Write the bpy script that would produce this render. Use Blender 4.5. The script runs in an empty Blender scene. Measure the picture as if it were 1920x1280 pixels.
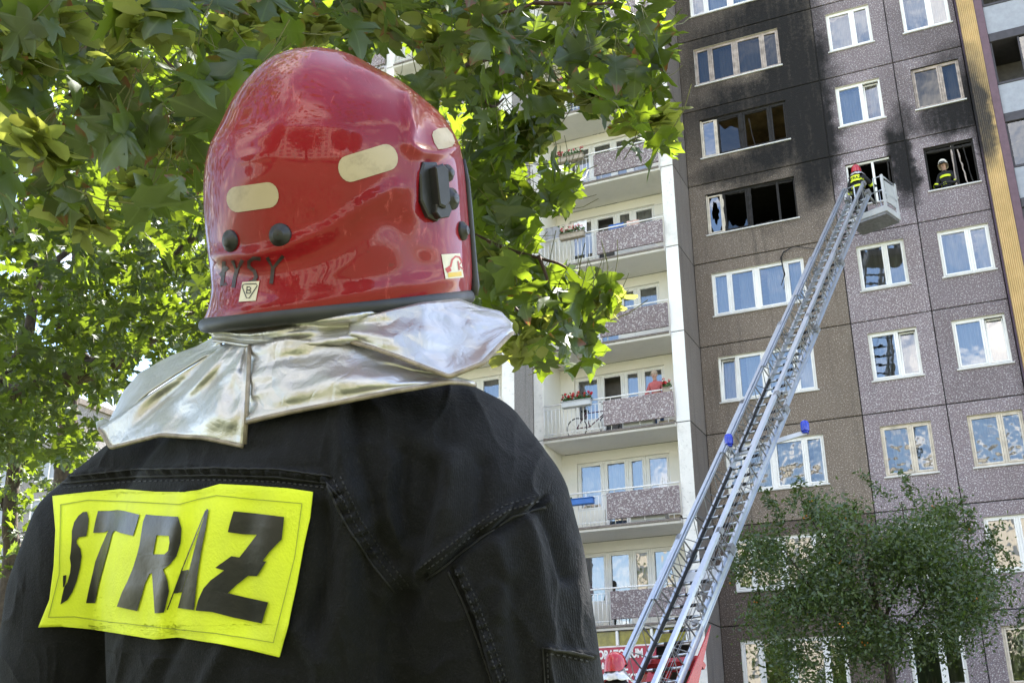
import bpy, bmesh, math, random
import numpy as np
from mathutils import Vector, Matrix, noise
from mathutils.bvhtree import BVHTree
random.seed(7)
R_ = random.Random(11)
scene = bpy.context.scene
col = scene.collection

# ------------------------------------------------------------------ camera
CAM = Vector((7.82, -30.65, 1.20))
CR = Vector((0.90883884, 0.41707593, -0.00772228))
CU = Vector((0.15825566, -0.32760426, 0.93146691))
CF = Vector((-0.38596257, 0.8477754, 0.3637441))
FPX = 2100.0
cd = bpy.data.cameras.new('camera')
cam = bpy.data.objects.new('camera', cd)
col.objects.link(cam)
cd.sensor_width = 36.0
cd.lens = FPX / 1920 * 36.0
cd.clip_start = 0.05
cd.clip_end = 2000
cam.matrix_world = Matrix((
    (CR.x, CU.x, -CF.x, CAM.x), (CR.y, CU.y, -CF.y, CAM.y), (CR.z, CU.z, -CF.z, CAM.z), (0, 0, 0, 1)))
scene.camera = cam

# ------------------------------------------------------------------ sky, sun, exposure
SUN_EL, SUN_AZ = math.radians(56), math.radians(14)      # azimuth from +Y towards +X (behind the block)
world = bpy.data.worlds.new('World')
scene.world = world
world.use_nodes = True
wn = world.node_tree
bg = wn.nodes['Background']
sky = wn.nodes.new('ShaderNodeTexSky')
sky.sky_type = 'NISHITA'
sky.sun_disc = False
sky.sun_elevation = SUN_EL
sky.sun_rotation = SUN_AZ
sky.air_density = 1.0
sky.dust_density = 1.0
sky.ozone_density = 1.0
# scattered white clouds all over the sky
wtc = wn.nodes.new('ShaderNodeTexCoord')
wsp = wn.nodes.new('ShaderNodeSeparateXYZ'); wn.links.new(wtc.outputs['Generated'], wsp.inputs[0])
wz = wn.nodes.new('ShaderNodeMath'); wz.operation = 'ADD'; wz.use_clamp = False; wz.inputs[1].default_value = .25; wn.links.new(wsp.outputs[2], wz.inputs[0])
wdv = wn.nodes.new('ShaderNodeVectorMath'); wdv.operation = 'DIVIDE'
wcb = wn.nodes.new('ShaderNodeCombineXYZ')
for k in range(3): wn.links.new(wz.outputs[0], wcb.inputs[k])
wn.links.new(wtc.outputs['Generated'], wdv.inputs[0]); wn.links.new(wcb.outputs[0], wdv.inputs[1])
wno = wn.nodes.new('ShaderNodeTexNoise'); wno.inputs['Scale'].default_value = 2.2; wno.inputs['Detail'].default_value = 7; wno.inputs['Roughness'].default_value = .58
wn.links.new(wdv.outputs[0], wno.inputs['Vector'])
wmr = wn.nodes.new('ShaderNodeMapRange'); wmr.interpolation_type = 'SMOOTHSTEP'; wmr.inputs[1].default_value = .47; wmr.inputs[2].default_value = .70; wmr.inputs[4].default_value = .85
wn.links.new(wno.outputs['Fac'], wmr.inputs[0])
wmx = wn.nodes.new('ShaderNodeMix'); wmx.data_type = 'RGBA'
wn.links.new(wmr.outputs[0], wmx.inputs[0]); wn.links.new(sky.outputs[0], wmx.inputs[6]); wmx.inputs[7].default_value = (11.2, 10.2, 8.9, 1)
wn.links.new(wmx.outputs[2], bg.inputs[0])
bg.inputs[1].default_value = 0.09
sd = bpy.data.lights.new('sun', 'SUN')
sd.energy = 5.0
sd.angle = math.radians(0.53)
sd.color = (1.0, 0.93, 0.82)
sun = bpy.data.objects.new('sun', sd)
col.objects.link(sun)
SUNV = Vector((math.sin(SUN_AZ) * math.cos(SUN_EL), math.cos(SUN_AZ) * math.cos(SUN_EL), math.sin(SUN_EL)))
sun.rotation_euler = (-SUNV).to_track_quat('-Z', 'Y').to_euler()
sun.location = (0, 0, 60)
vs = scene.view_settings
vs.view_transform = 'Standard'
vs.look = 'None'
vs.gamma = 1.0
vs.exposure = 2.65
vs.use_curve_mapping = False


def PX(x, y, d):
    """world point seen at photo pixel (x, y) at forward distance d"""
    return CAM + (CF + CR * ((x - 960) / FPX) - CU * ((y - 640) / FPX)) * d


def RAY(x, y):
    return (CF + CR * ((x - 960) / FPX) - CU * ((y - 640) / FPX)).normalized()


def TOPX(p):
    d = p - CAM
    z = d.dot(CF)
    return 960 + FPX * d.dot(CR) / z, 640 - FPX * d.dot(CU) / z, z


# ------------------------------------------------------------------ helpers
def tag(o, label=None, cat=None, group=None, kind=None):
    if label: o['label'] = label
    if cat: o['category'] = cat
    if group: o['group'] = group
    if kind: o['kind'] = kind
    return o


def empty(name, loc=(0, 0, 0), parent=None):
    o = bpy.data.objects.new(name, None)
    o.empty_display_size = 0.2
    col.objects.link(o)
    if parent is not None:
        o.parent = parent
        o.location = Vector(loc) - org(parent)
    else:
        o.location = loc
    return o


def org(o):
    v = Vector((0, 0, 0))
    while o is not None:
        v += o.location
        o = o.parent
    return v


def link(name, me, parent=None, loc=(0, 0, 0)):
    o = bpy.data.objects.new(name, me)
    col.objects.link(o)
    o.parent = parent
    o.location = loc
    return o


class MB:
    """collects geometry in world coordinates, built as one mesh object"""

    def __init__(s):
        s.v, s.f, s.m = [], [], []

    def add(s, vs_, fs, m=0):
        b = len(s.v)
        s.v.extend([tuple(v) for v in vs_])
        s.f.extend([tuple(b + i for i in f) for f in fs])
        s.m.extend([m] * len(fs))

    def box(s, x0, x1, y0, y1, z0, z1, m=0, bev=0.0):
        if bev <= 0:
            s.obox(Vector(((x0 + x1) / 2, (y0 + y1) / 2, (z0 + z1) / 2)), Vector((1, 0, 0)), Vector((0, 1, 0)), Vector((0, 0, 1)),
                   (x1 - x0) / 2, (y1 - y0) / 2, (z1 - z0) / 2, m)
            return
        b = bev
        vs_ = []
        for (z, i) in ((z0, b), (z0 + b, 0), (z1 - b, 0), (z1, b)):
            for (x, y) in ((x0 + i, y0 + b), (x0 + b, y0 + i), (x1 - b, y0 + i), (x1 - i, y0 + b), (x1 - i, y1 - b), (x1 - b, y1 - i), (x0 + b, y1 - i), (x0 + i, y1 - b)):
                vs_.append((x, y, z))
        fs = [tuple(range(7, -1, -1)), tuple(range(24, 32))]
        for k in range(3):
            for j in range(8):
                fs.append((k * 8 + j, k * 8 + (j + 1) % 8, k * 8 + 8 + (j + 1) % 8, k * 8 + 8 + j))
        s.add(vs_, fs, m)

    def obox(s, c, ax, ay, az, hx, hy, hz, m=0):
        vs_ = []
        for k in (-1, 1):
            for j in (-1, 1):
                for i in (-1, 1):
                    vs_.append(c + ax * (hx * i) + ay * (hy * j) + az * (hz * k))
        s.add(vs_, [(0, 2, 3, 1), (4, 5, 7, 6), (0, 1, 5, 4), (2, 6, 7, 3), (0, 4, 6, 2), (1, 3, 7, 5)], m)

    def tube(s, pts, r, n=8, m=0, cap=True):
        pts = [Vector(p) for p in pts]
        rs = r if isinstance(r, (list, tuple)) else [r] * len(pts)
        b = len(s.v)
        prev = None
        for i, p in enumerate(pts):
            t = (pts[min(i + 1, len(pts) - 1)] - pts[max(i - 1, 0)]).normalized()
            if prev is None:
                a = t.orthogonal().normalized()
            else:
                a = (prev - t * prev.dot(t))
                a = a.normalized() if a.length > 1e-6 else t.orthogonal().normalized()
            prev = a
            c = t.cross(a)
            for k in range(n):
                an = 2 * math.pi * k / n
                s.v.append(tuple(p + (a * math.cos(an) + c * math.sin(an)) * rs[i]))
        for i in range(len(pts) - 1):
            for k in range(n):
                s.f.append((b + i * n + k, b + i * n + (k + 1) % n, b + (i + 1) * n + (k + 1) % n, b + (i + 1) * n + k))
                s.m.append(m)
        if cap:
            s.f.append(tuple(b + k for k in range(n - 1, -1, -1))); s.m.append(m)
            e = b + (len(pts) - 1) * n
            s.f.append(tuple(e + k for k in range(n))); s.m.append(m)

    def ell(s, c, r, nu=12, nv=8, m=0, ax=None):
        c = Vector(c)
        ax = ax or (Vector((1, 0, 0)), Vector((0, 1, 0)), Vector((0, 0, 1)))
        b = len(s.v)
        for j in range(1, nv):
            th = math.pi * j / nv
            for i in range(nu):
                ph = 2 * math.pi * i / nu
                s.v.append(tuple(c + ax[0] * (r[0] * math.sin(th) * math.cos(ph)) + ax[1] * (r[1] * math.sin(th) * math.sin(ph)) + ax[2] * (r[2] * math.cos(th))))
        s.v.append(tuple(c + ax[2] * r[2])); s.v.append(tuple(c - ax[2] * r[2]))
        t, u = len(s.v) - 2, len(s.v) - 1
        for j in range(nv - 2):
            for i in range(nu):
                s.f.append((b + j * nu + i, b + (j + 1) * nu + i, b + (j + 1) * nu + (i + 1) % nu, b + j * nu + (i + 1) % nu)); s.m.append(m)
        for i in range(nu):
            s.f.append((t, b + i, b + (i + 1) % nu)); s.m.append(m)
            s.f.append((u, b + (nv - 2) * nu + (i + 1) % nu, b + (nv - 2) * nu + i)); s.m.append(m)

    def mesh(s, name, mats, off=Vector((0, 0, 0)), smooth=False):
        me = bpy.data.meshes.new(name)
        off = Vector(off)
        me.from_pydata([(v[0] - off.x, v[1] - off.y, v[2] - off.z) for v in s.v], [], s.f)
        for mt in (mats if isinstance(mats, (list, tuple)) else [mats]):
            me.materials.append(mt)
        me.polygons.foreach_set('material_index', s.m)
        if smooth:
            me.polygons.foreach_set('use_smooth', [True] * len(s.f))
        me.update()
        return me

    def build(s, name, mats, parent=None, smooth=False):
        if parent is None:
            # origin at the base centre
            xs = np.array(s.v)
            o_ = Vector(((xs[:, 0].min() + xs[:, 0].max()) / 2, (xs[:, 1].min() + xs[:, 1].max()) / 2, xs[:, 2].min()))
            return link(name, s.mesh(name, mats, o_, smooth), None, o_)
        return link(name, s.mesh(name, mats, org(parent), smooth), parent)


# ------------------------------------------------------------------ materials
class NT:
    def __init__(s, name):
        s.mat = bpy.data.materials.new(name)
        s.mat.use_nodes = True
        s.t = s.mat.node_tree
        s.b = s.t.nodes['Principled BSDF']
        s.out = s.t.nodes['Material Output']

    def n(s, ty, **kw):
        nd = s.t.nodes.new(ty)
        for k, v in kw.items():
            setattr(nd, k, v)
        return nd

    def l(s, a, b):
        s.t.links.new(a, b)

    def val(s, sock, v):
        if hasattr(v, 'node'):
            s.l(v, sock)
        else:
            sock.default_value = v

    def math(s, op, a, b=0.0, c=0.0, clamp=False):
        nd = s.n('ShaderNodeMath', operation=op)
        nd.use_clamp = clamp
        s.val(nd.inputs[0], a); s.val(nd.inputs[1], b); s.val(nd.inputs[2], c)
        return nd.outputs[0]

    def mix(s, f, a, b, mode='MIX'):
        nd = s.n('ShaderNodeMix', data_type='RGBA', blend_type=mode)
        s.val(nd.inputs[0], f)
        for sk, v in ((nd.inputs[6], a), (nd.inputs[7], b)):
            if hasattr(v, 'node'): s.l(v, sk)
            else: sk.default_value = (*v, 1) if len(v) == 3 else v
        return nd.outputs[2]

    def ramp(s, v, lo, hi):
        nd = s.n('ShaderNodeMapRange', interpolation_type='SMOOTHSTEP')
        s.val(nd.inputs[0], v); nd.inputs[1].default_value = lo; nd.inputs[2].default_value = hi
        return nd.outputs[0]

    def pos(s):
        return s.n('ShaderNodeNewGeometry').outputs['Position']

    def objco(s):
        return s.n('ShaderNodeTexCoord').outputs['Object']

    def noise(s, vec, scale, detail=3, rough=.5, dist=0.0):
        nd = s.n('ShaderNodeTexNoise')
        s.l(vec, nd.inputs['Vector'])
        nd.inputs['Scale'].default_value = scale
        nd.inputs['Detail'].default_value = detail
        nd.inputs['Roughness'].default_value = rough
        nd.inputs['Distortion'].default_value = dist
        return nd.outputs['Fac']

    def scale3(s, vec, v):
        nd = s.n('ShaderNodeVectorMath', operation='MULTIPLY')
        s.l(vec, nd.inputs[0]); nd.inputs[1].default_value = v
        return nd.outputs[0]

    def bump(s, h, strength=.3, dist=.02):
        nd = s.n('ShaderNodeBump')
        s.l(h, nd.inputs['Height'])
        nd.inputs['Strength'].default_value = strength
        nd.inputs['Distance'].default_value = dist
        s.l(nd.outputs[0], s.b.inputs['Normal'])

    def set(s, **kw):
        for k, v in kw.items():
            sk = s.b.inputs[k.replace('_', ' ')]
            if hasattr(v, 'node'): s.l(v, sk)
            elif isinstance(v, tuple) and len(v) == 3: sk.default_value = (*v, 1)
            else: sk.default_value = v
        return s


def plain(name, c, rough=.6, var=.18, scale=6, metallic=0.0, bump=.0, bscale=60, **kw):
    m = NT(name)
    p = m.pos()
    nz = m.noise(p, scale, 4, .6)
    k = m.ramp(nz, .25, .75)
    dark = tuple(x * (1 - var) for x in c)
    lite = tuple(min(1, x * (1 + var)) for x in c)
    m.set(Base_Color=m.mix(k, dark, lite), Metallic=metallic)
    rr = m.math('MULTIPLY_ADD', m.noise(p, scale * 2.3, 3), .24, rough - .12)
    m.set(Roughness=rr, **kw)
    if bump:
        m.bump(m.noise(p, bscale, 3), bump, .01)
    return m.mat


SOOT = [  # x, z, rx, rz, strength : the smoke stains left by the fire
    (4.0, 19.4, .8, 2.4, .96), (3.7, 22.4, 1.2, 2.2, .92), (2.9, 19.3, 1.3, .8, .9), (6.45, 18.0, .4, 1.3, .9), (8.2, 19.4, .9, .9, .9),
    (3.95, 18.9, 1.0, 2.6, .93), (3.7, 21.3, 1.5, 2.6, .95), (3.4, 23.9, 1.7, 2.6, .90), (2.1, 21.1, 2.2, 1.1, .92), (1.7, 18.75, 2.0, .75, .85),
    (2.2, 23.6, 2.3, 1.3, .75), (2.8, 26.2, 2.2, 2.0, .55), (.5, 21.4, 1.7, 2.6, .6), (1.2, 24.2, 2.2, 2.6, .55), (2.6, 17.5, 2.2, 1.3, .45), (1.2, 26.8, 2.4, 2.2, .45),
    (6.40, 17.5, .50, 1.6, .98), (6.25, 18.35, .45, .8, .9), (6.5, 18.9, .55, 1.2, .7), (6.5, 20.2, .8, 1.4, .3),
    (7.9, 18.9, 1.35, .95, .93), (8.1, 20.1, 1.2, 1.6, .75), (8.6, 18.6, .42, 2.0, .95), (7.6, 22.2, 1.5, 1.6, .3), (4.7, 20.4, .6, 2.4, .3),
]


def soot(m, p):
    dn = m.n('ShaderNodeTexNoise')
    m.l(p, dn.inputs['Vector']); dn.inputs['Scale'].default_value = 1.1; dn.inputs['Detail'].default_value = 9; dn.inputs['Roughness'].default_value = .62
    dv = m.n('ShaderNodeVectorMath', operation='MULTIPLY_ADD')
    m.l(dn.outputs['Color'], dv.inputs[0]); dv.inputs[1].default_value = (1.3, 1.3, 1.3)
    m.l(p, dv.inputs[2])
    sp = m.n('ShaderNodeSeparateXYZ')
    m.l(dv.outputs[0], sp.inputs[0])
    x, z = sp.outputs[0], sp.outputs[2]
    keep = None
    for (cx, cz, rx, rz, st) in SOOT:
        a = m.math('MULTIPLY_ADD', x, 1 / rx, -(cx + .65) / rx)
        b = m.math('MULTIPLY_ADD', z, 1 / rz, -(cz + .65) / rz)
        q = m.math('MULTIPLY_ADD', a, a, m.math('MULTIPLY', b, b))
        k = m.math('SUBTRACT', 1.0, m.math('MULTIPLY', m.ramp(q, 1.0, .12), st))
        keep = k if keep is None else m.math('MULTIPLY', keep, k)
    st = m.noise(m.scale3(p, (5.0, 5.0, .5)), 1.0, 5, .65)
    ft = m.noise(p, 9.0, 4, .7)
    rag = m.math('MULTIPLY_ADD', st, .5, m.math('MULTIPLY_ADD', ft, .5, .52))
    return m.math('MULTIPLY', m.math('SUBTRACT', 1.0, keep), rag, clamp=True)


def pebble(name, base, chip, amount, chipscale=17, stain=True, streak=.25):
    m = NT(name)
    p = m.pos()
    n1 = m.noise(p, chipscale, 2, .6)
    chips = m.ramp(n1, amount, amount + .07)
    n2 = m.noise(p, chipscale * 2.4, 2, .5)
    d2 = m.ramp(n2, .40, .62)
    c = m.mix(d2, tuple(x * .72 for x in base), tuple(x * 1.2 for x in base))
    c = m.mix(m.math('MULTIPLY', chips, .9), c, chip)
    big = m.ramp(m.noise(p, .7, 5, .6), .3, .72)
    c = m.mix(m.math('MULTIPLY', big, .45), c, m.mix(1.0, c, (.78, .74, .7), 'MULTIPLY'))
    st = m.noise(m.scale3(p, (3.0, 3.0, .22)), 1.0, 4, .6)
    c = m.mix(m.math('MULTIPLY', m.ramp(st, .50, .8), streak), c, (.05, .043, .036))
    orr = m.n('ShaderNodeObjectInfo').outputs['Random']
    tone = m.math('MULTIPLY_ADD', orr, .26, .85)
    tv = m.n('ShaderNodeVectorMath', operation='SCALE'); m.l(c, tv.inputs[0]); m.l(tone, tv.inputs['Scale']); c = tv.outputs[0]
    rough = .85
    if stain:
        s_ = soot(m, p)
        c = m.mix(m.math('MULTIPLY', s_, .985), c, (.011, .0105, .0105))
    m.set(Base_Color=c, Roughness=rough)
    m.b.inputs['Specular IOR Level'].default_value = .25
    m.bump(n1, .5, .03)
    return m.mat


M = {}
M['brown'] = pebble('brown_aggregate_concrete', (.215, .175, .142), (.46, .40, .34), .56, 30, True, .6)
M['brown_dark'] = pebble('dark_brown_aggregate_concrete', (.115, .09, .075), (.30, .25, .22), .57, 30, True, .5)  # darker brown tone for two of the low storeys
M['purple'] = pebble('mauve_aggregate_concrete', (.245, .202, .218), (.56, .53, .54), .55, 27, True, .15)
M['mauve_clean'] = pebble('mauve_parapet_concrete', (.26, .212, .222), (.60, .57, .57), .54, 26, False, .15)
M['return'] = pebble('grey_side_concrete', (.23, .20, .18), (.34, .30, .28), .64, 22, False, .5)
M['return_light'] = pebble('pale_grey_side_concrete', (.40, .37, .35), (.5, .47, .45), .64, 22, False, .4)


def whitewash(name, c, dirt=.5):
    m = NT(name)
    p = m.pos()
    a = m.ramp(m.noise(p, 2.2, 6, .65), .45, .75)
    b = m.ramp(m.noise(p, 9, 5, .7), .55, .72)
    k = m.math('MULTIPLY', m.math('MAXIMUM', m.math('MULTIPLY', a, .6), b), dirt)
    cc = m.mix(k, c, tuple(x * .42 for x in c))
    m.set(Base_Color=cc, Roughness=.85)
    m.bump(m.noise(p, 30, 4), .3, .02)
    return m.mat


M['white_wall'] = whitewash('white_painted_concrete', (.80, .78, .74), .55)
M['white_clean'] = whitewash('fresh_white_painted_concrete', (.84, .83, .81), .12)
M['cream'] = whitewash('cream_painted_render', (.85, .82, .74), .08)
M['slab'] = whitewash('weathered_slab_concrete', (.60, .57, .52), .6)
M['soffit'] = whitewash('soffit_plaster', (.74, .72, .68), .2)
M['joint'] = plain('joint_mastic', (.018, .017, .016), .9)
M['frame'] = plain('white_window_plastic', (.84, .83, .80), .4, .06, 3)
M['frame_old'] = plain('aged_cream_window_paint', (.62, .55, .45), .55, .2, 4)
M['frame_soot'] = plain('smoke_stained_window_frame', (.36, .30, .26), .6, .4, 4)
M['char'] = plain('charred_wood', (.016, .014, .013), .85, .5, 14, bump=.8, bscale=30)
M['sill'] = plain('painted_metal_sill', (.62, .61, .59), .5, .15, 3)
M['interior'] = plain('room_plaster', (.16, .15, .14), .9)
M['black_room'] = plain('burnt_out_room', (.012, .011, .011), .95, .5, 3)
M['rail'] = plain('white_railing_paint', (.80, .79, .77), .45, .1)
M['greyrail'] = plain('grey_railing_paint', (.42, .41, .40), .5, .15)


def glass(name, tint=(.93, .96, .97), ior=1.9, wav=.02):
    m = NT(name)
    tr = m.n('ShaderNodeBsdfTransparent'); tr.inputs[0].default_value = (*tint, 1)
    gl = m.n('ShaderNodeBsdfGlossy'); gl.inputs[0].default_value = (.95, .97, 1, 1); gl.inputs['Roughness'].default_value = .015
    fr = m.n('ShaderNodeFresnel'); fr.inputs[0].default_value = ior
    mx = m.n('ShaderNodeMixShader')
    nb = m.n('ShaderNodeBump'); nb.inputs['Strength'].default_value = wav; nb.inputs['Distance'].default_value = .2
    m.l(m.noise(m.pos(), 2.0, 2), nb.inputs['Height'])
    m.l(nb.outputs[0], gl.inputs['Normal'])
    m.l(fr.outputs[0], mx.inputs[0]); m.l(tr.outputs[0], mx.inputs[1]); m.l(gl.outputs[0], mx.inputs[2])
    m.l(mx.outputs[0], m.out.inputs[0])
    return m.mat


M['glass'] = glass('window_glass', ior=2.9)
M['glass_wavy'] = glass('old_wavy_glass', ior=2.4, wav=.12)
M['glass_soot'] = glass('smoked_glass', (.35, .33, .31), 1.75)


def cloth(name, c, trans=.5, rough=.9):
    m = NT(name)
    df = m.n('ShaderNodeBsdfDiffuse'); tl = m.n('ShaderNodeBsdfTranslucent'); mx = m.n('ShaderNodeMixShader')
    k = m.ramp(m.noise(m.scale3(m.pos(), (26, 26, .6)), 1.0, 2), .3, .7)
    cc = m.mix(k, tuple(x * .82 for x in c), c)
    m.l(cc, df.inputs[0]); m.l(cc, tl.inputs[0])
    mx.inputs[0].default_value = trans
    m.l(df.outputs[0], mx.inputs[1]); m.l(tl.outputs[0], mx.inputs[2]); m.l(mx.outputs[0], m.out.inputs[0])
    return m.mat


M['curtain'] = cloth('net_curtain', (.84, .86, .86))
M['curtain_cream'] = cloth('cream_curtain', (.72, .68, .58))
M['curtain_grey'] = cloth('grey_curtain', (.62, .64, .60))
M['olive_glass'] = plain('olive_reflecting_glazing', (.22, .20, .03), .15, .4, 5)

# ------------------------------------------------------------------ ground
ZB = -0.40


def sheet(name, x0, x1, y0, y1, z, mat, n=1):
    b = MB()
    for i in range(n):
        for j in range(n):
            xa, xb = x0 + (x1 - x0) * i / n, x0 + (x1 - x0) * (i + 1) / n
            ya, yb = y0 + (y1 - y0) * j / n, y0 + (y1 - y0) * (j + 1) / n
            b.add([(xa, ya, z), (xb, ya, z), (xb, yb, z), (xa, yb, z)], [(0, 1, 2, 3)])
    return tag(b.build(name, mat), kind='structure')


def ground_mat(name, a, b_, sc):
    m = NT(name)
    p = m.pos()
    c = m.mix(m.ramp(m.noise(p, sc, 6, .65), .3, .7), a, b_)
    m.set(Base_Color=c, Roughness=.95)
    m.bump(m.noise(p, sc * 8, 4), .5, .03)
    return m.mat


sheet('ground', -400, 400, -400, 400, 0, ground_mat('grass_ground', (.05, .07, .02), (.10, .10, .05), .6))
sheet('road', -60, 60, -16, -8.5, .004, ground_mat('asphalt', (.045, .045, .047), (.07, .068, .066), 1.5))
b = MB(); b.box(-60, 60, -8.5, -8.35, 0, .13, 0, .02)
tag(b.build('kerb', plain('kerb_concrete', (.35, .34, .32), .9)), kind='structure')
b = MB(); b.box(-60, 60, -8.35, -5.5, 0, .125)
tag(b.build('pavement', ground_mat('paving_concrete', (.28, .27, .26), (.36, .35, .33), 3)), kind='structure')


def zs(r):
    return 2.7 * r + ZB


# ------------------------------------------------------------------ windows
def wavy_curtain(x0, x1, z0, z1, y, amp=.03, per=.12, seed=0):
    b = MB()
    rr = random.Random(seed)
    n = max(6, int((x1 - x0) / per * 4))
    vs_ = []
    ph = rr.random() * 6
    for i in range(n + 1):
        x = x0 + (x1 - x0) * i / n
        yy = y + amp * math.sin(2 * math.pi * (x - x0) / per + ph + .8 * math.sin(x * 5 + ph))
        vs_.append((x, yy * .4 + y * .6, z1)); vs_.append((x, yy, z0))
    b.add(vs_, [(2 * i, 2 * i + 1, 2 * i + 3, 2 * i + 2) for i in range(n)])
    return b


def window(parent, x0, x1, z0, z1, y, splits, frame='frame', glassm='glass', states=None, curtain='curtain', sill=True, seed=0, fr=.055, sash=.045, ajar=None, wide=0.0):
    """frame mesh with pane, sash, curtain and sill children; splits = list of sash bounds as fractions"""
    rr = random.Random(seed * 31 + 5)
    F, G = M[frame], M[glassm]
    states = states or ['glass'] * (len(splits) - 1)
    b = MB()
    d0, d1 = y - .035, y + .035
    b.box(x0, x0 + fr, d0, d1, z0, z1, 0, .006); b.box(x1 - fr, x1, d0, d1, z0, z1, 0, .006)
    b.box(x0 + fr, x1 - fr, d0 + .002, d1, z0, z0 + fr, 0, .006); b.box(x0 + fr, x1 - fr, d0 + .002, d1, z1 - fr, z1, 0, .006)
    W = x1 - x0
    for s_ in splits[1:-1]:
        mw = .035 if abs(s_ - .5) > .06 or len(splits) < 4 else .06
        b.box(x0 + W * s_ - mw, x0 + W * s_ + mw, d0 + .003, d1 - .002, z0 + fr, z1 - fr, 0, .006)
    w = b.build('window', F, parent)
    for i in range(len(splits) - 1):
        a = x0 + W * splits[i] + (fr if i == 0 else .037)
        c = x0 + W * splits[i + 1] - (fr if i == len(splits) - 2 else .037)
        if len(splits) == 5:
            if i == 1: c -= .025
            if i == 2: a += .025
        za, zb = z0 + fr + .002, z1 - fr - .002
        st = states[i]
        if st == 'none':
            continue
        b = MB()
        ys0, ys1 = y - .05, y + .02
        q = sash
        b.box(a, a + q, ys0, ys1, za, zb, 0, .006); b.box(c - q, c, ys0, ys1, za, zb, 0, .006)
        b.box(a + q, c - q, ys0 + .002, ys1, za, za + q, 0, .006); b.box(a + q, c - q, ys0 + .002, ys1, zb - q, zb, 0, .006)
        sm = M['char'] if st == 'charred' else F
        so = b.build('sash', sm, w)
        if st == 'tilt':   # tilted inwards at the top
            for v in so.data.vertices:
                v.co.y += (v.co.z + org(w).z - za) * .10
        if st in ('charred',):
            continue
        b = MB()
        t = rr.uniform(-.012, .012); t2 = rr.uniform(-.006, .006)
        yy = y - .012
        lean = .10 * (zb - za) if st == 'tilt' else 0
        if st == 'broken':   # a jagged rest of glass left around the hole
            cx, cz = (a + c) / 2, (za + zb) / 2
            n = 22
            inner = []
            for k in range(n):
                an = 2 * math.pi * k / n
                rad = rr.uniform(.55, .95)
                inner.append((cx + math.cos(an) * (c - a - 2 * q) * .42 * rad, yy, cz + .06 + math.sin(an) * (zb - za - 2 * q) * .40 * rad))
            outer = []
            for k in range(n):
                an = 2 * math.pi * k / n
                ux, uz = math.cos(an), math.sin(an)
                sc = min((c - a - 2 * q) / 2 / max(1e-6, abs(ux)), (zb - za - 2 * q) / 2 / max(1e-6, abs(uz)))
                outer.append((cx + ux * sc, yy, cz + uz * sc))
            b.add(inner + outer, [(k, n + k, n + (k + 1) % n, (k + 1) % n) for k in range(n)])
        else:
            b.add([(a + q, yy + t, za + q), (c - q, yy - t, za + q), (c - q, yy - t + t2 + lean, zb - q), (a + q, yy + t + t2 + lean, zb - q)], [(0, 1, 2, 3)])
        b.build('pane', G, w)
        if curtain and st in ('glass', 'tilt'):
            f0 = rr.choice((0, 0, 0, .35)); 
            cu = wavy_curtain(a + q + f0 * (c - a) * .6, c - q * .5, za + .02, zb + .02, y + .24, .03, rr.uniform(.09, .15), seed * 7 + i)
            cu.build('curtain', M[curtain], w, True)
    if sill:
        b = MB()
        b.box(x0 - .05, x1 + .05, -.045 if y > 0 else y - .14, y - .036, z0 - .045, z0 - .002, 0, .006)
        b.build('sill', M['sill'], w)
    return w


# ------------------------------------------------------------------ main block: panels with windows
main = empty('apartment_building', (4.2, 3.0, 0))
tag(main, 'tall brown and mauve panel block with smoke-blackened burnt windows behind the ladder', 'building')
COLS = [(0.0, 4.38, .52, 3.28, 'brown'), (4.38, 6.55, 4.79, 6.10, 'purple'), (6.55, 8.50, 7.00, 8.34, 'purple')]
NR = 11
TH = .22


def panel_mesh(name, w, h, hole, mats, off=0.0):
    """concrete panel with a window hole, chamfered edge and reveal; local origin bottom-left of the front face"""
    g, ch = .014, .012
    hx0, hx1, hz0, hz1 = hole
    O = [(g, h * 0 + g), (w - g, g), (w - g, h - g), (g, h - g)]
    I = [(g + ch, g + ch), (w - g - ch, g + ch), (w - g - ch, h - g - ch), (g + ch, h - g - ch)]
    Hh = [(hx0, hz0), (hx1, hz0), (hx1, hz1), (hx0, hz1)]
    v = [(x, off + ch, z) for x, z in O] + [(x, off, z) for x, z in I] + [(x, off, z) for x, z in Hh] + [(x, TH, z) for x, z in Hh] + [(x, TH, z) for x, z in O]
    f, mi = [], []
    for k in range(4):
        j = (k + 1) % 4
        f.append((k, j, 4 + j, 4 + k)); mi.append(0)
        f.append((4 + k, 4 + j, 8 + j, 8 + k)); mi.append(0)
        f.append((8 + k, 8 + j, 12 + j, 12 + k)); mi.append(1)
        f.append((k, 16 + k, 16 + j, j)); mi.append(0)
        f.append((12 + k, 12 + j, 16 + j, 16 + k)); mi.append(0)
    me = bpy.data.meshes.new(name)
    me.from_pydata(v, [], f)
    for m_ in mats: me.materials.append(m_)
    me.polygons.foreach_set('material_index', mi)
    me.update()
    return me


M['reveal'] = whitewash('window_reveal_plaster', (.62, .59, .53), .4)
M['reveal_soot'] = plain('sooty_reveal', (.05, .045, .04), .9, .5, 5)
pm = {}
for ci, (xa, xb, wx0, wx1, mt) in enumerate(COLS):
    hole = (wx0 - xa, wx1 - xa, .92, 2.32)
    for r in range(NR):
        burnt = (r in (6,) and True) or (ci == 0 and r == 7) or (ci == 2 and r == 7)
        mm = mt
        if ci == 0 and r in (1, 2, 3, 5): mm = 'brown_dark' if r in (1, 2) else 'brown'
        key = (ci, mm, burnt)
        if key not in pm:
            pm[key] = panel_mesh('panel', xb - xa, 2.7, hole, [M[mm], M['reveal_soot' if burnt else 'reveal']])
        link('panel', pm[key], main, Vector((xa, R_.uniform(-.004, .004), zs(r))) - org(main))
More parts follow.
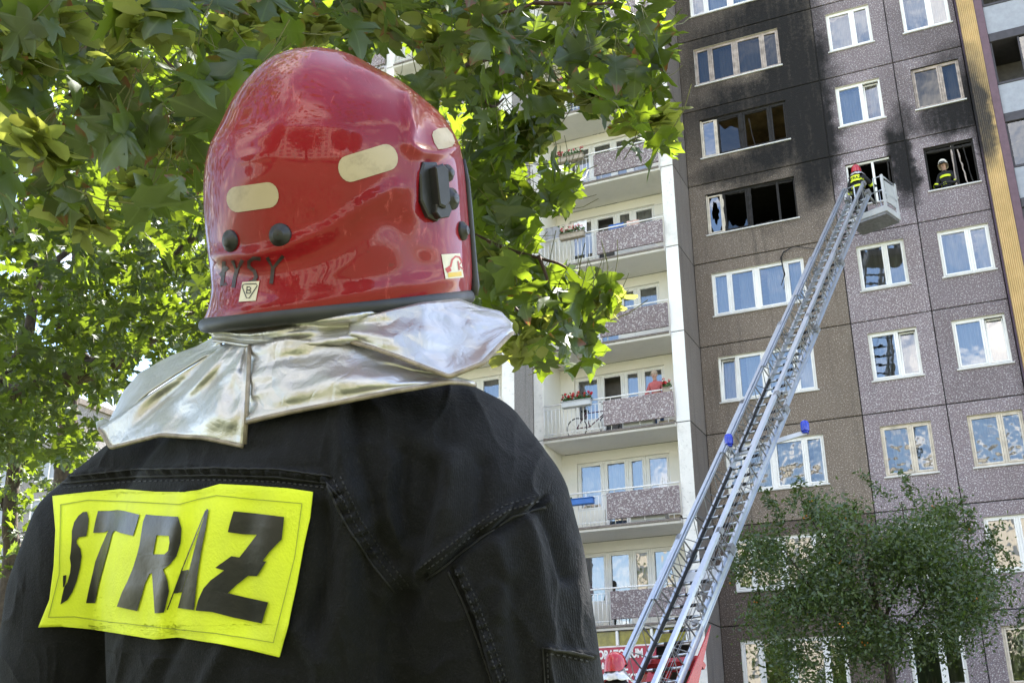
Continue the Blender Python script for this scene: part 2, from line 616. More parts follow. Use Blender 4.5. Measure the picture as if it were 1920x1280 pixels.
# dark mastic in the joints
for r in range(0, NR + 1):
    b = MB(); b.box(0.01, 8.49, .035, .06, zs(r) - .0165, zs(r) + .0165); b.build('joint_seal', M['joint'], main)
for x in (4.38, 6.55):
    b = MB(); b.box(x - .0165, x + .0165, .038, .07, zs(0), zs(NR) - .03); b.build('joint_seal', M['joint'], main)
# shell behind the panels: floors, room backs, end walls, roof
b = MB()
for r in range(0, NR + 1):
    b.box(-4.7, 8.5, .225, 5.0, zs(r) - .10, zs(r) + .10)
for x in (4.38, 6.55):
    b.box(x - .09, x + .09, .226, 4.99, zs(0) + .11, zs(NR) - .11)
b.box(-4.7, 8.5, 5.0, 5.2, zs(0), zs(NR))
b.box(-4.7, 9.6, 5.21, 12, zs(0), zs(NR))
b.box(-4.9, 9.6, -.05, 12.1, zs(NR) + .105, zs(NR) + 1.0)
b.box(8.35, 8.49, .225, 4.99, zs(0) + .11, zs(NR) - .11)
b.box(.005, .12, .225, 4.99, zs(0) + .11, zs(NR) - .11)
b.build('wall', M['interior'], main)
b = MB()   # burnt-out rooms: blackened linings
for (xa, xb, r) in ((.14, 4.28, 6), (4.48, 6.45, 6), (6.65, 8.34, 6), (.14, 4.28, 7)):
    if r == 7:
        b.build('burnt_room', M['black_room'], main); b = MB()
    b.box(xa, xb, 3.2, 3.25, zs(r) + .11, zs(r + 1) - .11)
    b.box(xa, xb, .23, 3.19, zs(r + 1) - .13, zs(r + 1) - .105)
    b.box(xa, xa + .02, .231, 3.19, zs(r) + .11, zs(r + 1) - .131)
    b.box(xb - .02, xb, .231, 3.19, zs(r) + .11, zs(r + 1) - .131)
    b.box(xa + .021, xb - .021, .232, 3.19, zs(r) + .11, zs(r) + .13)
b.build('burnt_room', plain('smoke_stained_plaster', (.30, .22, .13), .9, .6, 1.2), main)

S4 = [0, .19, .485, .805, 1]
S2 = [0, .585, 1]
WY = .10
wcfg = {
    (0, 9): dict(frame='frame', curtain='curtain'),
    (0, 8): dict(frame='frame_soot', glassm='glass_soot', curtain='curtain_grey'),
    (0, 7): dict(frame='frame_old', glassm='glass', states=['glass', 'charred', 'charred', 'charred'], curtain=None),
    (0, 6): dict(frame='frame_old', states=['broken', 'charred', 'none', 'none'], curtain=None),
    (0, 4): dict(states=['tilt', 'glass', 'glass', 'glass']),
    (0, 3): dict(frame='frame', curtain='curtain_grey', glassm='glass_wavy'),
    (0, 2): dict(curtain='curtain'), (0, 1): dict(curtain='curtain_grey'),
    (1, 8): dict(), (1, 7): dict(states=['glass', 'tilt'], curtain='curtain'), (1, 6): dict(states=['none', 'none'], curtain=None),
    (1, 5): dict(curtain='curtain_grey'), (1, 4): dict(curtain='curtain_grey', states=['glass', 'tilt']), (1, 3): dict(frame='frame_old', glassm='glass_wavy', curtain='curtain_cream'),
    (1, 1): dict(curtain='curtain_grey'), (2, 8): dict(), (2, 7): dict(frame='frame_soot', glassm='glass_soot'),
    (2, 6): dict(frame='char', states=['none', 'none'], curtain=None), (2, 5): dict(curtain='curtain'), (2, 4): dict(states=['glass', 'tilt'], curtain='curtain'),
    (2, 3): dict(frame='frame_old', glassm='glass_wavy', curtain='curtain_grey'), (2, 2): dict(curtain='curtain_grey'), (2, 1): dict(frame='frame_old', curtain='curtain_grey'),
}
for ci, (xa, xb, wx0, wx1, mt) in enumerate(COLS):
    for r in range(1, 10):
        kw = wcfg.get((ci, r), {})
        window(main, wx0 + .002, wx1 - .002, zs(r) + .922, zs(r) + 2.318, WY, S4 if ci == 0 else S2, seed=ci * 20 + r, **kw)
# the fire took the paint off the upper and right frame members of the burnt windows
for o in [c for c in main.children if c.name.startswith('window')]:
    co = [v.co + org(o) for v in o.data.vertices]
    x0 = min(c.x for c in co); z0 = min(c.z for c in co)
    rr_ = int((z0 - ZB) / 2.7)
    if (x0 < 1 and rr_ in (6, 7)) or (4 < x0 < 6 and rr_ == 6):
        o.data.materials.append(M['char'])
        lim = x0 + (.62 if x0 < 1 else .95)
        for f in o.data.polygons:
            c = f.center + org(o)
            if c.x > lim and c.z > z0 + .07: f.material_index = 1
# charred leftovers in the burnt openings
z6 = zs(6) + .922; z7 = zs(7) + .922
rc_ = random.Random(8)
def burnt_piece(x0, za, x1, zb, w, y=.10, mat='char', name='charred_mullion'):
    b = MB(); n = 9; pts = []; rs = []
    for i in range(n + 1):
        t = i / n
        pts.append((x0 + (x1 - x0) * t + rc_.uniform(-.012, .012), y + rc_.uniform(-.015, .015), za + (zb - za) * t)); rs.append(w * rc_.uniform(.65, 1.15))
    b.tube(pts, rs, 6); return b.build(name, M[mat], main)
for q in ((1.84, z6 + .05, 1.88, z6 + 1.35, .075), (1.06, z6 + .05, 1.08, z6 + 1.36, .04), (2.73, z6 + .03, 2.75, z6 + .34, .02), (1.2, z6 + 1.30, 1.78, z6 + 1.28, .035), (2.0, z6 + 1.33, 3.2, z6 + 1.30, .03), (2.0, z6 + .06, 2.5, z6 + .10, .03),
          (1.80, z7 + .05, 1.84, z7 + 1.35, .085), (2.70, z7 + .05, 2.72, z7 + 1.35, .06), (2.2, z7 + .1, 2.08, z7 + 1.1, .02), (1.1, z7 + 1.27, 3.2, z7 + 1.31, .04), (1.15, z7 + .08, 3.2, z7 + .06, .03), (3.2, z7 + .05, 3.21, z7 + 1.3, .03),
          (7.72, zs(6) + .95, 7.76, zs(6) + 2.28, .035), (8.02, zs(6) + .96, 7.90, zs(6) + 2.1, .022), (8.16, zs(6) + 1.0, 8.05, zs(6) + 2.2, .018), (7.05, zs(6) + 2.2, 8.3, zs(6) + 2.16, .05),
          (5.95, zs(6) + .95, 5.98, zs(6) + 2.2, .03), (5.6, zs(6) + 2.24, 6.08, zs(6) + 2.2, .04)):
    burnt_piece(*q, mat='frame_soot' if q[0] > 7.6 and q[0] < 8.1 and q[4] > .02 else 'char')
def shard(pts, y):
    b = MB(); b.add([(x, y, z) for x, z in pts], [tuple(range(len(pts)))]); b.build('glass_shard', M['glass_soot'], main)
shard([(1.13, z6 + .1), (1.5, z6 + .1), (1.36, z6 + .22), (1.28, z6 + .18), (1.18, z6 + .42)], .11); shard([(1.75, z6 + .1), (1.62, z6 + .1), (1.73, z6 + .36)], .11)
shard([(1.12, z7 + .1), (1.74, z7 + .1), (1.72, z7 + .85), (1.5, z7 + 1.0), (1.3, z7 + .92), (1.14, z7 + 1.15)], .11)
# sheared black cable hanging from the storey below the fire
cb = MB()
cp = [PX(1580, 505, 33.6), PX(1530, 488, 33.6), PX(1497, 478, 33.6), PX(1476, 486, 33.6), PX(1472, 497, 33.6), PX(1478, 520, 33.6), PX(1482, 534, 33.6), PX(1477, 556, 33.6)]
for i, p in enumerate(cp): cp[i] = Vector((p.x, -.06 - .01 * (i % 3), p.z))
cb.tube(cp, [.008, .01, .012, .02, .026, .018, .024, .010], 6)
tag(cb.build('cable', M['char']), 'burnt black cable dangling over the window below the fire', 'cable')

# ------------------------------------------------------------------ loggias of the main block and of the stepped block on the left
def partition(parent, x0, x1, y0, y1, r, front, side):
    b = MB()
    z0, z1 = zs(r) + .012, zs(r + 1) - .012
    c = .012
    b.box(x0, x1, y0, y1, z0, z1, 0, c)
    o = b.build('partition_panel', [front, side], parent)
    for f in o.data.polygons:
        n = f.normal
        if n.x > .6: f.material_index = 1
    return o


def loggia(parent, ox, oy, r, st):
    """one recessed balcony; st: dict of looks"""
    z = zs(r)
    root = empty('balcony', (-2.4 + ox, -1 + oy, z), parent)
    b = MB()
    b.box(-4.395 + ox, -.405 + ox, -1.69 + oy, -.26 + oy, z - .13, z - .005, 0, .012)
    o = b.build('slab', [M['slab'], M['soffit']], root)
    for f in o.data.polygons:
        if f.normal.z < -.7: f.material_index = 1
    b = MB()   # edge strip with broken plaster
    b.box(-4.38 + ox, -.42 + ox, -1.72 + oy, -1.692 + oy, z - .055, z + .012, 0, .008)
    b.build('edge_strip', M['return'], root)
    # back wall round the window and door opening
    X = lambda x: x + ox
    yb0, yb1 = -.26 + oy, -.02 + oy
    b = MB()
    zt = z + 2.26
    b.box(X(-4.395), X(-3.93), yb0, yb1, z, z + 2.56)
    b.box(X(-1.05), X(-.405), yb0, yb1, z, z + 2.56)
    b.box(X(-3.928), X(-1.052), yb0 + .001, yb1, zt, z + 2.56)
    b.box(X(-3.928), X(-3.10), yb0 + .001, yb1, z, z + .80)
    b.box(X(-2.34), X(-1.052), yb0 + .001, yb1, z, z + .80)
    b.build('back_wall', M['cream'], root)
    # glazing
    cu = st.get('curtain', 'curtain_grey')
    gl = 'glass'
    yw = yb0 + .12
    def win(x0, x1, z0, z1, split, s_=None, sd=0):
        F = M['frame']
        fr = .06
        b = MB()
        b.box(X(x0), X(x0) + fr, yw - .04, yw + .04, z0, z1, 0, .006); b.box(X(x1) - fr, X(x1), yw - .04, yw + .04, z0, z1, 0, .006)
        b.box(X(x0) + fr, X(x1) - fr, yw - .038, yw + .04, z0, z0 + fr, 0, .006); b.box(X(x0) + fr, X(x1) - fr, yw - .038, yw + .04, z1 - fr, z1, 0, .006)
        q = .05
        b.box(X(x0) + fr, X(x0) + fr + q, yw - .055, yw + .03, z0 + fr, z1 - fr, 0, .006); b.box(X(x1) - fr - q, X(x1) - fr, yw - .055, yw + .03, z0 + fr, z1 - fr, 0, .006)
        b.box(X(x0) + fr + q, X(x1) - fr - q, yw - .053, yw + .03, z0 + fr, z0 + fr + q, 0, .006); b.box(X(x0) + fr + q, X(x1) - fr - q, yw - .053, yw + .03, z1 - fr - q, z1 - fr, 0, .006)
        b.build('door' if z0 < z + .4 else 'window', F, root)
        if s_ != 'open':
            b = MB(); t = random.Random(sd + r * 9).uniform(-.01, .01)
            b.add([(X(x0) + fr + q, yw - .01 + t, z0 + fr + q), (X(x1) - fr - q, yw - .01 - t, z0 + fr + q), (X(x1) - fr - q, yw - .01 - t, z1 - fr - q), (X(x0) + fr + q, yw - .01 + t, z1 - fr - q)], [(0, 1, 2, 3)])
            b.build('pane', M[gl], root)
            if cu:
                wavy_curtain(X(x0) + .08, X(x1) - .08, z0 + .05, z1 - .03, yw + .2, .03, .13, sd + r).build('curtain', M[cu], root, True)
    win(-3.925, -3.10, z + .80, zt, 1, st.get('w0'), 1)
    win(-3.095, -2.345, z + .03, zt, 1, st.get('w1'), 2)
    win(-2.34, -1.80, z + .80, zt, 1, st.get('w2'), 3)
    win(-1.795, -1.055, z + .80, zt, 1, st.get('w3'), 4)
    # railing
    b = MB()
    yr = -1.665 + oy
    b.tube([(X(-4.39), yr, z + .99), (X(-.41), yr, z + .99)], .024, 8)
    b.tube([(X(-4.39), yr, z + .86), (X(-2.50), yr, z + .86)], .010, 6)
    b.tube([(X(-4.39), yr, z + .12), (X(-2.50), yr, z + .12)], .012, 6)
    k = 0
    x = -4.36
    while x < -2.52:
        b.tube([(X(x), yr, z + .0), (X(x), yr, z + (.99 if k % 5 == 0 else .86))], .011 if k % 5 else .016, 5)
        x += .123; k += 1
    for x in (-2.3, -1.45, -.62):
        b.tube([(X(x), yr + .04, z), (X(x), yr + .03, z + .98)], .014, 6)
    b.build('railing', M['rail'], root, True)
    b = MB()
    b.box(X(-2.51), X(-.425), yr - .045, yr - .005 + .03, z + .16, z + .90, 0, .008)
    b.build('parapet_panel', M['mauve_clean'], root)
    return root


for r in range(1, NR):
    wl = M['white_clean'] if r in (4, 5) else M['white_wall']
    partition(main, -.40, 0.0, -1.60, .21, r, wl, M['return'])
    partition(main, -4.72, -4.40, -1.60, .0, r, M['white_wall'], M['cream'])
partition(main, -.40, 0.0, -1.60, .21, 0, M['white_wall'], M['return'])
for r in range(1, NR):
    b = MB(); b.box(-.39, -.008, -1.575, .19, zs(r) - .0125, zs(r) + .0125); b.build('joint_seal', M['joint'], main)
stcfg = {4: dict(w1='open', curtain='curtain_grey'), 3: dict(curtain='curtain_grey'), 6: dict(w1='open'), 5: dict()}
for r in range(2, NR):
    loggia(main, 0, 0, r, stcfg.get(r, {}))
b = MB(); b.box(-4.395, -.405, .30, .36, zs(0), zs(NR)); b.build('room_back', M['interior'], main)
# side face of each parapet bay is the partition; the recess ceiling of the top storey
# ---- stepped block on the left
left = empty('apartment_building', (-9, 0, 0))
tag(left, 'pale stepped balcony block behind the maple leaves, left of the brown facade', 'building')
OX, OY = -4.72, -1.36
for r in range(0, NR):
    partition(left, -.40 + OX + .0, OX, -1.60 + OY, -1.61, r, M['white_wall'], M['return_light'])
    partition(left, -4.72 + OX, -4.40 + OX, -1.60 + OY, OY, r, M['white_wall'], M['cream'])
    if r >= 2:
        loggia(left, OX, OY, r, {})
        loggia(left, OX - 4.32, OY, r, {})
b = MB(); b.box(-14.2, -4.73, -1.05, 11.9, zs(0), zs(NR) + .9); b.build('wall', M['interior'], left)

# ---- ground-floor shopfront with laboratory sign
shop = empty('shopfront', (-2.4, -1.7, 0))
tag(shop, 'white glazed ground-floor shopfront with olive panes below the lowest balcony', 'shopfront')
zt = zs(2) - .14
b = MB()
b.box(-4.39, -.41, -1.66, -1.52, 0, 3.3)
b.box(-4.39, -.41, -1.661, -1.521, 4.86, zt)
b.box(-4.39, -.41, -1.66, -1.52, 4.42, 4.48)
b.build('wall', M['white_wall'], shop)
for x in (-4.36, -3.35, -2.38, -1.42, -.46):
    b = MB(); b.box(x - .035, x + .035, -1.68, -1.55, 4.481, 4.859, 0, .006)
    b.build('mullion', M['frame'], shop)
for xa, xb in ((-4.32, -3.39), (-3.31, -2.42), (-2.34, -1.46), (-1.38, -.5)):
    b = MB(); b.box(xa, xb, -1.60, -1.59, 4.482, 4.858); b.build('pane', M['olive_glass'], shop)
sg = empty('shop_sign', (-2.5, -1.75, 3.4))
tag(sg, 'crimson sign board lettered LABORATORIUM ANALIZ on the shopfront', 'sign')
b = MB(); b.box(-3.62, -1.30, -1.76, -1.68, 3.3, 4.43, 0, .01)
b.build('board', plain('crimson_sign_enamel', (.38, .02, .055), .35, .1), sg)


def text_mesh(body, size, mat, parent, center, rx=math.pi / 2, bold=.012, sx=1.0, ext=.004):
    cu = bpy.data.curves.new('lettering', 'FONT')
    cu.body = body; cu.size = size; cu.align_x = 'CENTER'; cu.align_y = 'CENTER'; cu.extrude = ext; cu.offset = bold
    to = bpy.data.objects.new('lettering_tmp', cu)
    col.objects.link(to)
    dg = bpy.context.evaluated_depsgraph_get()
    me = bpy.data.meshes.new_from_object(to.evaluated_get(dg))
    bpy.data.objects.remove(to)
    o = link('lettering', me, parent)
    me.materials.clear(); me.materials.append(mat)
    for v in me.vertices:
        v.co = Matrix.Rotation(rx, 4, 'X') @ Vector((v.co.x * sx, v.co.y, v.co.z))
        v.co += Vector(center) - org(parent)
    return o


M['sign_white'] = plain('sign_white_vinyl', (.82, .8, .78), .5, .05)
text_mesh('LABORATORIUM', .30, M['sign_white'], sg, (-2.46, -1.766, 4.24), sx=.72)
text_mesh('ANALIZ', .30, M['sign_white'], sg, (-2.46, -1.766, 3.93), sx=.72)
text_mesh('MEDYCZNYCH', .30, M['sign_white'], sg, (-2.46, -1.766, 3.62), sx=.72)

# ---- block on the right with corrugated cladding and glazed loggias
right = empty('apartment_building', (12, 0, 0))
tag(right, 'block with yellow corrugated strip and dark glazed loggias at the right edge', 'building')
myel = NT('yellow_corrugated_cladding')
p_ = myel.pos()
cy = myel.mix(myel.ramp(myel.noise(p_, 2, 5), .3, .7), (.60, .42, .17), (.70, .50, .22))
cy = myel.mix(myel.math('MULTIPLY', soot(myel, p_), .95), cy, (.02, .018, .016))
myel.set(Base_Color=cy, Roughness=.5)
b = MB()
n = 9
prof = []
for i in range(n):
    x = 8.56 + .46 * i / n
    w = .46 / n
    prof += [(x, -.10), (x + w * .3, -.10), (x + w * .45, -.135), (x + w * .85, -.135)]
prof.append((9.02, -.10))
z0, z1 = 0, zs(NR) + .9
vs_ = []
for x, y in prof: vs_ += [(x, y, z0), (x, y, z1)]
b.add(vs_, [(2 * i, 2 * i + 2, 2 * i + 3, 2 * i + 1) for i in range(len(prof) - 1)])
b.build('corrugated_strip', myel.mat, right)
b = MB(); b.box(8.505, 8.557, -.14, .2, 0, z1, 0, .006); b.box(8.56, 9.02, -.08, .2, 0, z1)
b.build('cladding_frame', pebble('dark_mauve_trim', (.085, .06, .085), (.12, .1, .12), .7, 20, True, .1), right)
b = MB(); b.box(9.022, 9.24, -.15, .4, 0, z1, 0, .01)
b.build('maroon_pier', plain('maroon_painted_pier', (.13, .075, .095), .6, .15), right)
b = MB(); b.box(9.3, 16, 1.3, 12, 0, z1); b.box(16, 16.2, -.2, 12, 0, z1); b.box(9.1, 16.2, -.15, 12.1, z1, z1 + .2)
b.build('wall', M['interior'], right)
mgl = glass('loggia_glass', (.5, .55, .6), 2.2)
mpar = plain('frosted_parapet', (.30, .32, .36), .35, .1)
for r in range(1, NR):
    z = zs(r)
    root = empty('balcony', (12, 0, z), right)
    b = MB(); b.box(9.245, 15.9, -.10, 1.29, z - .16, z + .12, 0, .01); b.build('slab', plain('dark_slab_edge', (.06, .055, .065), .7) if r == 1 else bpy.data.materials['dark_slab_edge'], root)
    b = MB(); b.box(9.25, 12.5, -.06, -.02, z + .125, z + 1.08); b.build('parapet_panel', mpar, root)
    b = MB(); b.box(9.25, 12.5, -.08, .0, z + 1.085, z + 1.16, 0, .008)
    for x in (9.27, 10.0, 10.75, 11.5): b.box(x - .025, x + .025, -.055, -.005, z + 1.161, z + 2.53)
    b.build('window_frame', bpy.data.materials['dark_slab_edge'], root)
    for k, (xa, xb) in enumerate(((9.30, 9.97), (10.03, 10.72), (10.78, 11.47))):
        if k == 0 and r in (5, 7, 8): continue
        b = MB(); b.add([(xa, -.03, z + 1.165), (xb, -.03, z + 1.165), (xb, -.03, z + 2.52), (xa, -.03, z + 2.52)], [(0, 1, 2, 3)]); b.build('pane', mgl, root)

# ------------------------------------------------------------------ block across the street (behind the camera, seen in reflections)
opp = empty('apartment_building', (2, -86, 0))
tag(opp, 'sunlit cream block across the street, seen mirrored in the window panes', 'building')
b = MB(); b.box(-32, 38, -94, -82, 0, 27.5); b.build('wall', plain('sunlit_cream_render', (.42, .38, .32), .9, .12, 1), opp)
b = MB(); b.box(-32.3, 38.3, -94.3, -81.7, 27.5, 28.1); b.build('roof', M['return'], opp)
wm = plain('dark_window_band', (.12, .13, .14), .2, .2)
b0 = MB(); b0.box(-.9, .9, -.05, .03, 0, 1.4)
wme = b0.mesh('window', wm)
for r in range(10):
    for k in range(17):
        link('window', wme, opp, Vector((-29 + k * 4, -81.98, 1.2 + 2.7 * r)) - org(opp))

# ------------------------------------------------------------------ projection helpers for things sewn or stuck on a surface
def bvh_of(o, extra=None):
    dg = bpy.context.evaluated_depsgraph_get()
    me = o.evaluated_get(dg).to_mesh()
    off = org(o)
    vs_ = [v.co + off for v in me.vertices]
    t = BVHTree.FromPolygons(vs_, [p.vertices[:] for p in me.polygons])
    return t


def refine(poly, holes=(), L=8.0):
    from mathutils.geometry import tessellate_polygon
    loops = [[Vector((x, y, 0)) for x, y in poly]] + [[Vector((x, y, 0)) for x, y in h_] for h_ in holes]
    pts = [p for lp in loops for p in lp]
    tris = [tuple(t) for t in tessellate_polygon(loops)]
    P = [(p.x, p.y) for p in pts]
    for _ in range(7):      # split only the long edges; outline corners stay exact
        mid = {}
        def mp_(a, c):
            k = (min(a, c), max(a, c))
            if k in mid: return mid[k]
            (x0, y0), (x1, y1) = P[a], P[c]
            if math.hypot(x1 - x0, y1 - y0) <= L: mid[k] = None; return None
            P.append(((x0 + x1) / 2, (y0 + y1) / 2)); mid[k] = len(P) - 1
            return mid[k]
        out = []
        for t in tris:
            a, c, d = t
            e = (mp_(a, c), mp_(c, d), mp_(d, a))
            n = sum(q is not None for q in e)
            if n == 0: out.append(t); continue
            if n == 3: out += [(a, e[0], e[2]), (e[0], c, e[1]), (e[2], e[1], d), (e[0], e[1], e[2])]; continue
            ring = [a] + ([e[0]] if e[0] is not None else []) + [c] + ([e[1]] if e[1] is not None else []) + [d] + ([e[2]] if e[2] is not None else [])
            m0 = next(q for q in e if q is not None); i0 = ring.index(m0)
            ring = ring[i0:] + ring[:i0]
            out += [(ring[0], ring[i], ring[i + 1]) for i in range(1, len(ring) - 1)]
        if len(out) == len(tris): break
        tris = out
    bm = bmesh.new()
    V = [bm.verts.new((x, y, 0)) for x, y in P]
    for t in tris:
        if len(set(t)) == 3:
            try: bm.faces.new([V[i] for i in t])
            except ValueError: pass
    return bm


def decal(name, poly, tree, off, mat, parent, holes=(), L=8.0, thick=0.0, smooth=True, smooth_it=0):
    bm = refine(poly, holes, L)
    res = {}
    for v in bm.verts:
        d = RAY(v.co.x, v.co.y)
        hit, nrm, idx, dist = tree.ray_cast(CAM, d, 8.0)
        if hit is None:
            hit, nrm, idx, dist = tree.find_nearest(PX(v.co.x, v.co.y, 1.22))
            dist = (hit - CAM).length
        if nrm.dot(d) > 0: nrm = -nrm
        res[v] = [d, dist, nrm, hit]
    if smooth_it:       # stiff cloth bridges the small creases under it: smoothed distances on an even grid
        gx0, gx1 = min(p[0] for p in poly) - 20, max(p[0] for p in poly) + 20
        gy0, gy1 = min(p[1] for p in poly) - 20, max(p[1] for p in poly) + 20
        st_ = 6.0
        nx, ny = int((gx1 - gx0) / st_) + 2, int((gy1 - gy0) / st_) + 2
        G = np.full((ny, nx), np.nan)
        for j in range(ny):
            for i in range(nx):
                h_ = tree.ray_cast(CAM, RAY(gx0 + i * st_, gy0 + j * st_), 3.0)
                if h_[0] is not None and h_[3] < 1.6: G[j, i] = h_[3]
        G = np.where(np.isnan(G), np.nanmax(G), G)
        raw = G.copy()
        for _ in range(smooth_it):
            Q = np.pad(G, 1, mode='edge')
            G = (Q[:-2, 1:-1] + Q[2:, 1:-1] + Q[1:-1, :-2] + Q[1:-1, 2:] + 2 * Q[1:-1, 1:-1]) / 6
        over = np.clip(G - raw, 0, None)           # lift gently wherever the cloth beneath stands proud
        for _ in range(10):
            Q = np.pad(over, 1, mode='edge')
            over = np.maximum(np.maximum(np.maximum(Q[:-2, 1:-1], Q[2:, 1:-1]), np.maximum(Q[1:-1, :-2], Q[1:-1, 2:])) * .93, over)
        for _ in range(14):
            Q = np.pad(over, 1, mode='edge')
            over = (Q[:-2, 1:-1] + Q[2:, 1:-1] + Q[1:-1, :-2] + Q[1:-1, 2:] + 2 * Q[1:-1, 1:-1]) / 6
        G = G - over
        for v in bm.verts:
            fx_, fy_ = (v.co.x - gx0) / st_, (v.co.y - gy0) / st_
            i, j = int(fx_), int(fy_); fx_ -= i; fy_ -= j
            res[v][1] = (G[j, i] * (1 - fx_) + G[j, i + 1] * fx_) * (1 - fy_) + (G[j + 1, i] * (1 - fx_) + G[j + 1, i + 1] * fx_) * fy_
    for v in bm.verts:
        d, dist, nrm, hit = res[v]
        if smooth_it: v.co = CAM + d * (dist - off) - org(parent)
        else: v.co = hit - d * off * .5 + nrm * off * .5 - org(parent)
    me = bpy.data.meshes.new(name)
    for f in bm.faces: f.smooth = smooth
    bmesh.ops.recalc_face_normals(bm, faces=bm.faces[:])
    bm.to_mesh(me); bm.free()
    me.materials.append(mat)
    o = link(name, me, parent)
    if thick:
        sm = o.modifiers.new('thickness', 'SOLIDIFY'); sm.thickness = thick; sm.offset = 0
    return o


def capsule(pts, w):
    """outline of a marker stroke"""
    L_, R2 = [], []
    n = len(pts)
    for i, (x, y) in enumerate(pts):
        x0, y0 = pts[max(0, i - 1)]; x1, y1 = pts[min(n - 1, i + 1)]
        dx, dy = x1 - x0, y1 - y0
        l = math.hypot(dx, dy) or 1
        nx, ny = -dy / l * w / 2, dx / l * w / 2
        ex = 0
        if i == 0: x, y = x - dx / l * w * .3, y - dy / l * w * .3
        if i == n - 1: x, y = x + dx / l * w * .3, y + dy / l * w * .3
        L_.append((x + nx, y + ny)); R2.append((x - nx, y - ny))
    return L_ + R2[::-1]


def seg_dist(px, py, pts):
    """distance from points (arrays) to a polyline, and signed side"""
    best = np.full(px.shape, 1e9)
    side = np.zeros(px.shape)
    for (x0, y0), (x1, y1) in zip(pts[:-1], pts[1:]):
        dx, dy = x1 - x0, y1 - y0
        l2 = dx * dx + dy * dy
        t = np.clip(((px - x0) * dx + (py - y0) * dy) / l2, 0, 1)
        qx, qy = x0 + t * dx - px, y0 + t * dy - py
        d = np.hypot(qx, qy)
        s_ = (dx * (py - y0) - dy * (px - x0)) / math.sqrt(l2)
        m_ = d < best
        best = np.where(m_, d, best); side = np.where(m_, s_, side)
    return best, side


CAMn = np.array(CAM); CRn = np.array(CR); CUn = np.array(CU); CFn = np.array(CF)


def inside(px, py, poly):
    c = False; j = len(poly) - 1
    for i in range(len(poly)):
        xi, yi = poly[i]; xj, yj = poly[j]
        if (yi > py) != (yj > py) and px < (xj - xi) * (py - yi) / (yj - yi) + xi: c = not c
        j = i
    return c


CALM = [(60, 880), (620, 870), (610, 1000), (550, 1260), (300, 1230), (40, 1200)]


def relief(me, off, strokes, crumple=0.0):
    """push a mesh's camera-side surface along its normals by ridges / furrows drawn as polylines in photo pixels"""
    n = len(me.vertices)
    co = np.empty(n * 3); me.vertices.foreach_get('co', co); co = co.reshape(-1, 3) + np.array(off)
    nr = np.empty(n * 3); me.vertices.foreach_get('normal', nr); nr = nr.reshape(-1, 3)
    d = co - CAMn
    z = d @ CFn
    px = 960 + FPX * (d @ CRn) / z; py = 640 - FPX * (d @ CUn) / z
    view = -(d / np.linalg.norm(d, axis=1)[:, None])
    face = np.clip((nr * view).sum(1) * 3, 0, 1)
    disp = np.zeros(n)
    for pts, w, amp, *rest in strokes:
        dist, side = seg_dist(px, py, pts)
        if rest and rest[0] == 'pucker':    # stitched seam gathers the cloth every few centimetres
            along = px * rest[1] + py * rest[2]
            disp += amp * np.exp(-(dist / w) ** 2) * (np.sin(along) + .5 * np.sin(along * 1.7 + 1))
        elif rest and rest[0] == 'step':      # raised on one side of the line, fading out over rest[1] px
            s_ = 1 / (1 + np.exp(-side / (w * .35)))
            env = np.exp(-np.maximum(dist - rest[1] * .3, 0) ** 2 / (rest[1] ** 2))
            disp += amp * s_ * env
        else:
            disp += amp * np.exp(-(dist / w) ** 2)
    if crumple:
        idx = np.nonzero((face > 0) & (px > -60) & (px < 1300) & (py > 560) & (py < 1340))[0]
        for i in idx:
            q = Vector((px[i] * .006, py[i] * .0035, 1.0))
            w_ = noise.noise(q * 1.6 + Vector((0, 0, 3))) * 1.2
            r1 = 1 - abs(noise.noise(Vector((px[i] * .009 + w_, py[i] * .004 + w_, 5.0))))
            r2_ = 1 - abs(noise.noise(Vector((px[i] * .02 + w_, py[i] * .011 - w_, 9.0))))
            disp[i] += crumple * (.18 if inside(px[i], py[i], CALM) else 1.0) * ((r1 ** 5 - .35) * 1.0 + (r2_ ** 4 - .4) * .45 + noise.noise(q * 3) * .5)
    co2 = co + nr * (disp * face)[:, None] - np.array(off)
    me.vertices.foreach_set('co', co2.ravel())
    me.update()


# ------------------------------------------------------------------ firefighter in the foreground
ff = empty('person', (7.12, -29.60, 0))
tag(ff, 'firefighter seen from behind in black jacket with yellow STRAZ patch and red helmet', 'person')

# --- jacket and trousers: one continuous surface
mj = NT('black_jacket_cloth')
pj = mj.pos()
wv = mj.n('ShaderNodeTexWave', wave_type='BANDS'); wv.inputs['Scale'].default_value = 260; wv.inputs['Distortion'].default_value = 1.5
mj.l(pj, wv.inputs[0])
cj = mj.mix(mj.ramp(mj.noise(pj, 9, 6, .65), .3, .75), (.0045, .0045, .0054), (.0095, .0095, .011))
cj = mj.mix(mj.math('MULTIPLY', mj.ramp(mj.noise(pj, 380, 2), .52, .72), .6), cj, (.017, .017, .0195))
cj = mj.mix(mj.math('MULTIPLY', mj.ramp(mj.noise(pj, 150, 3, .8), .70, .76), .7), cj, (.045, .044, .043))
mj.set(Base_Color=cj, Roughness=.82, Sheen_Weight=.06, Sheen_Roughness=.45)
mj.b.inputs['Sheen Tint'].default_value = (.55, .6, .75, 1)
mj.b.inputs['Specular IOR Level'].default_value = .22
hb = mj.math('ADD', mj.math('MULTIPLY', mj.noise(pj, 34, 6, .68), 1.0), mj.math('ADD', mj.math('MULTIPLY', mj.noise(pj, 480, 2), .28), mj.math('MULTIPLY', wv.outputs['Fac'], .05)))
mj.bump(hb, .55, .006)
M['jacket'] = mj.mat

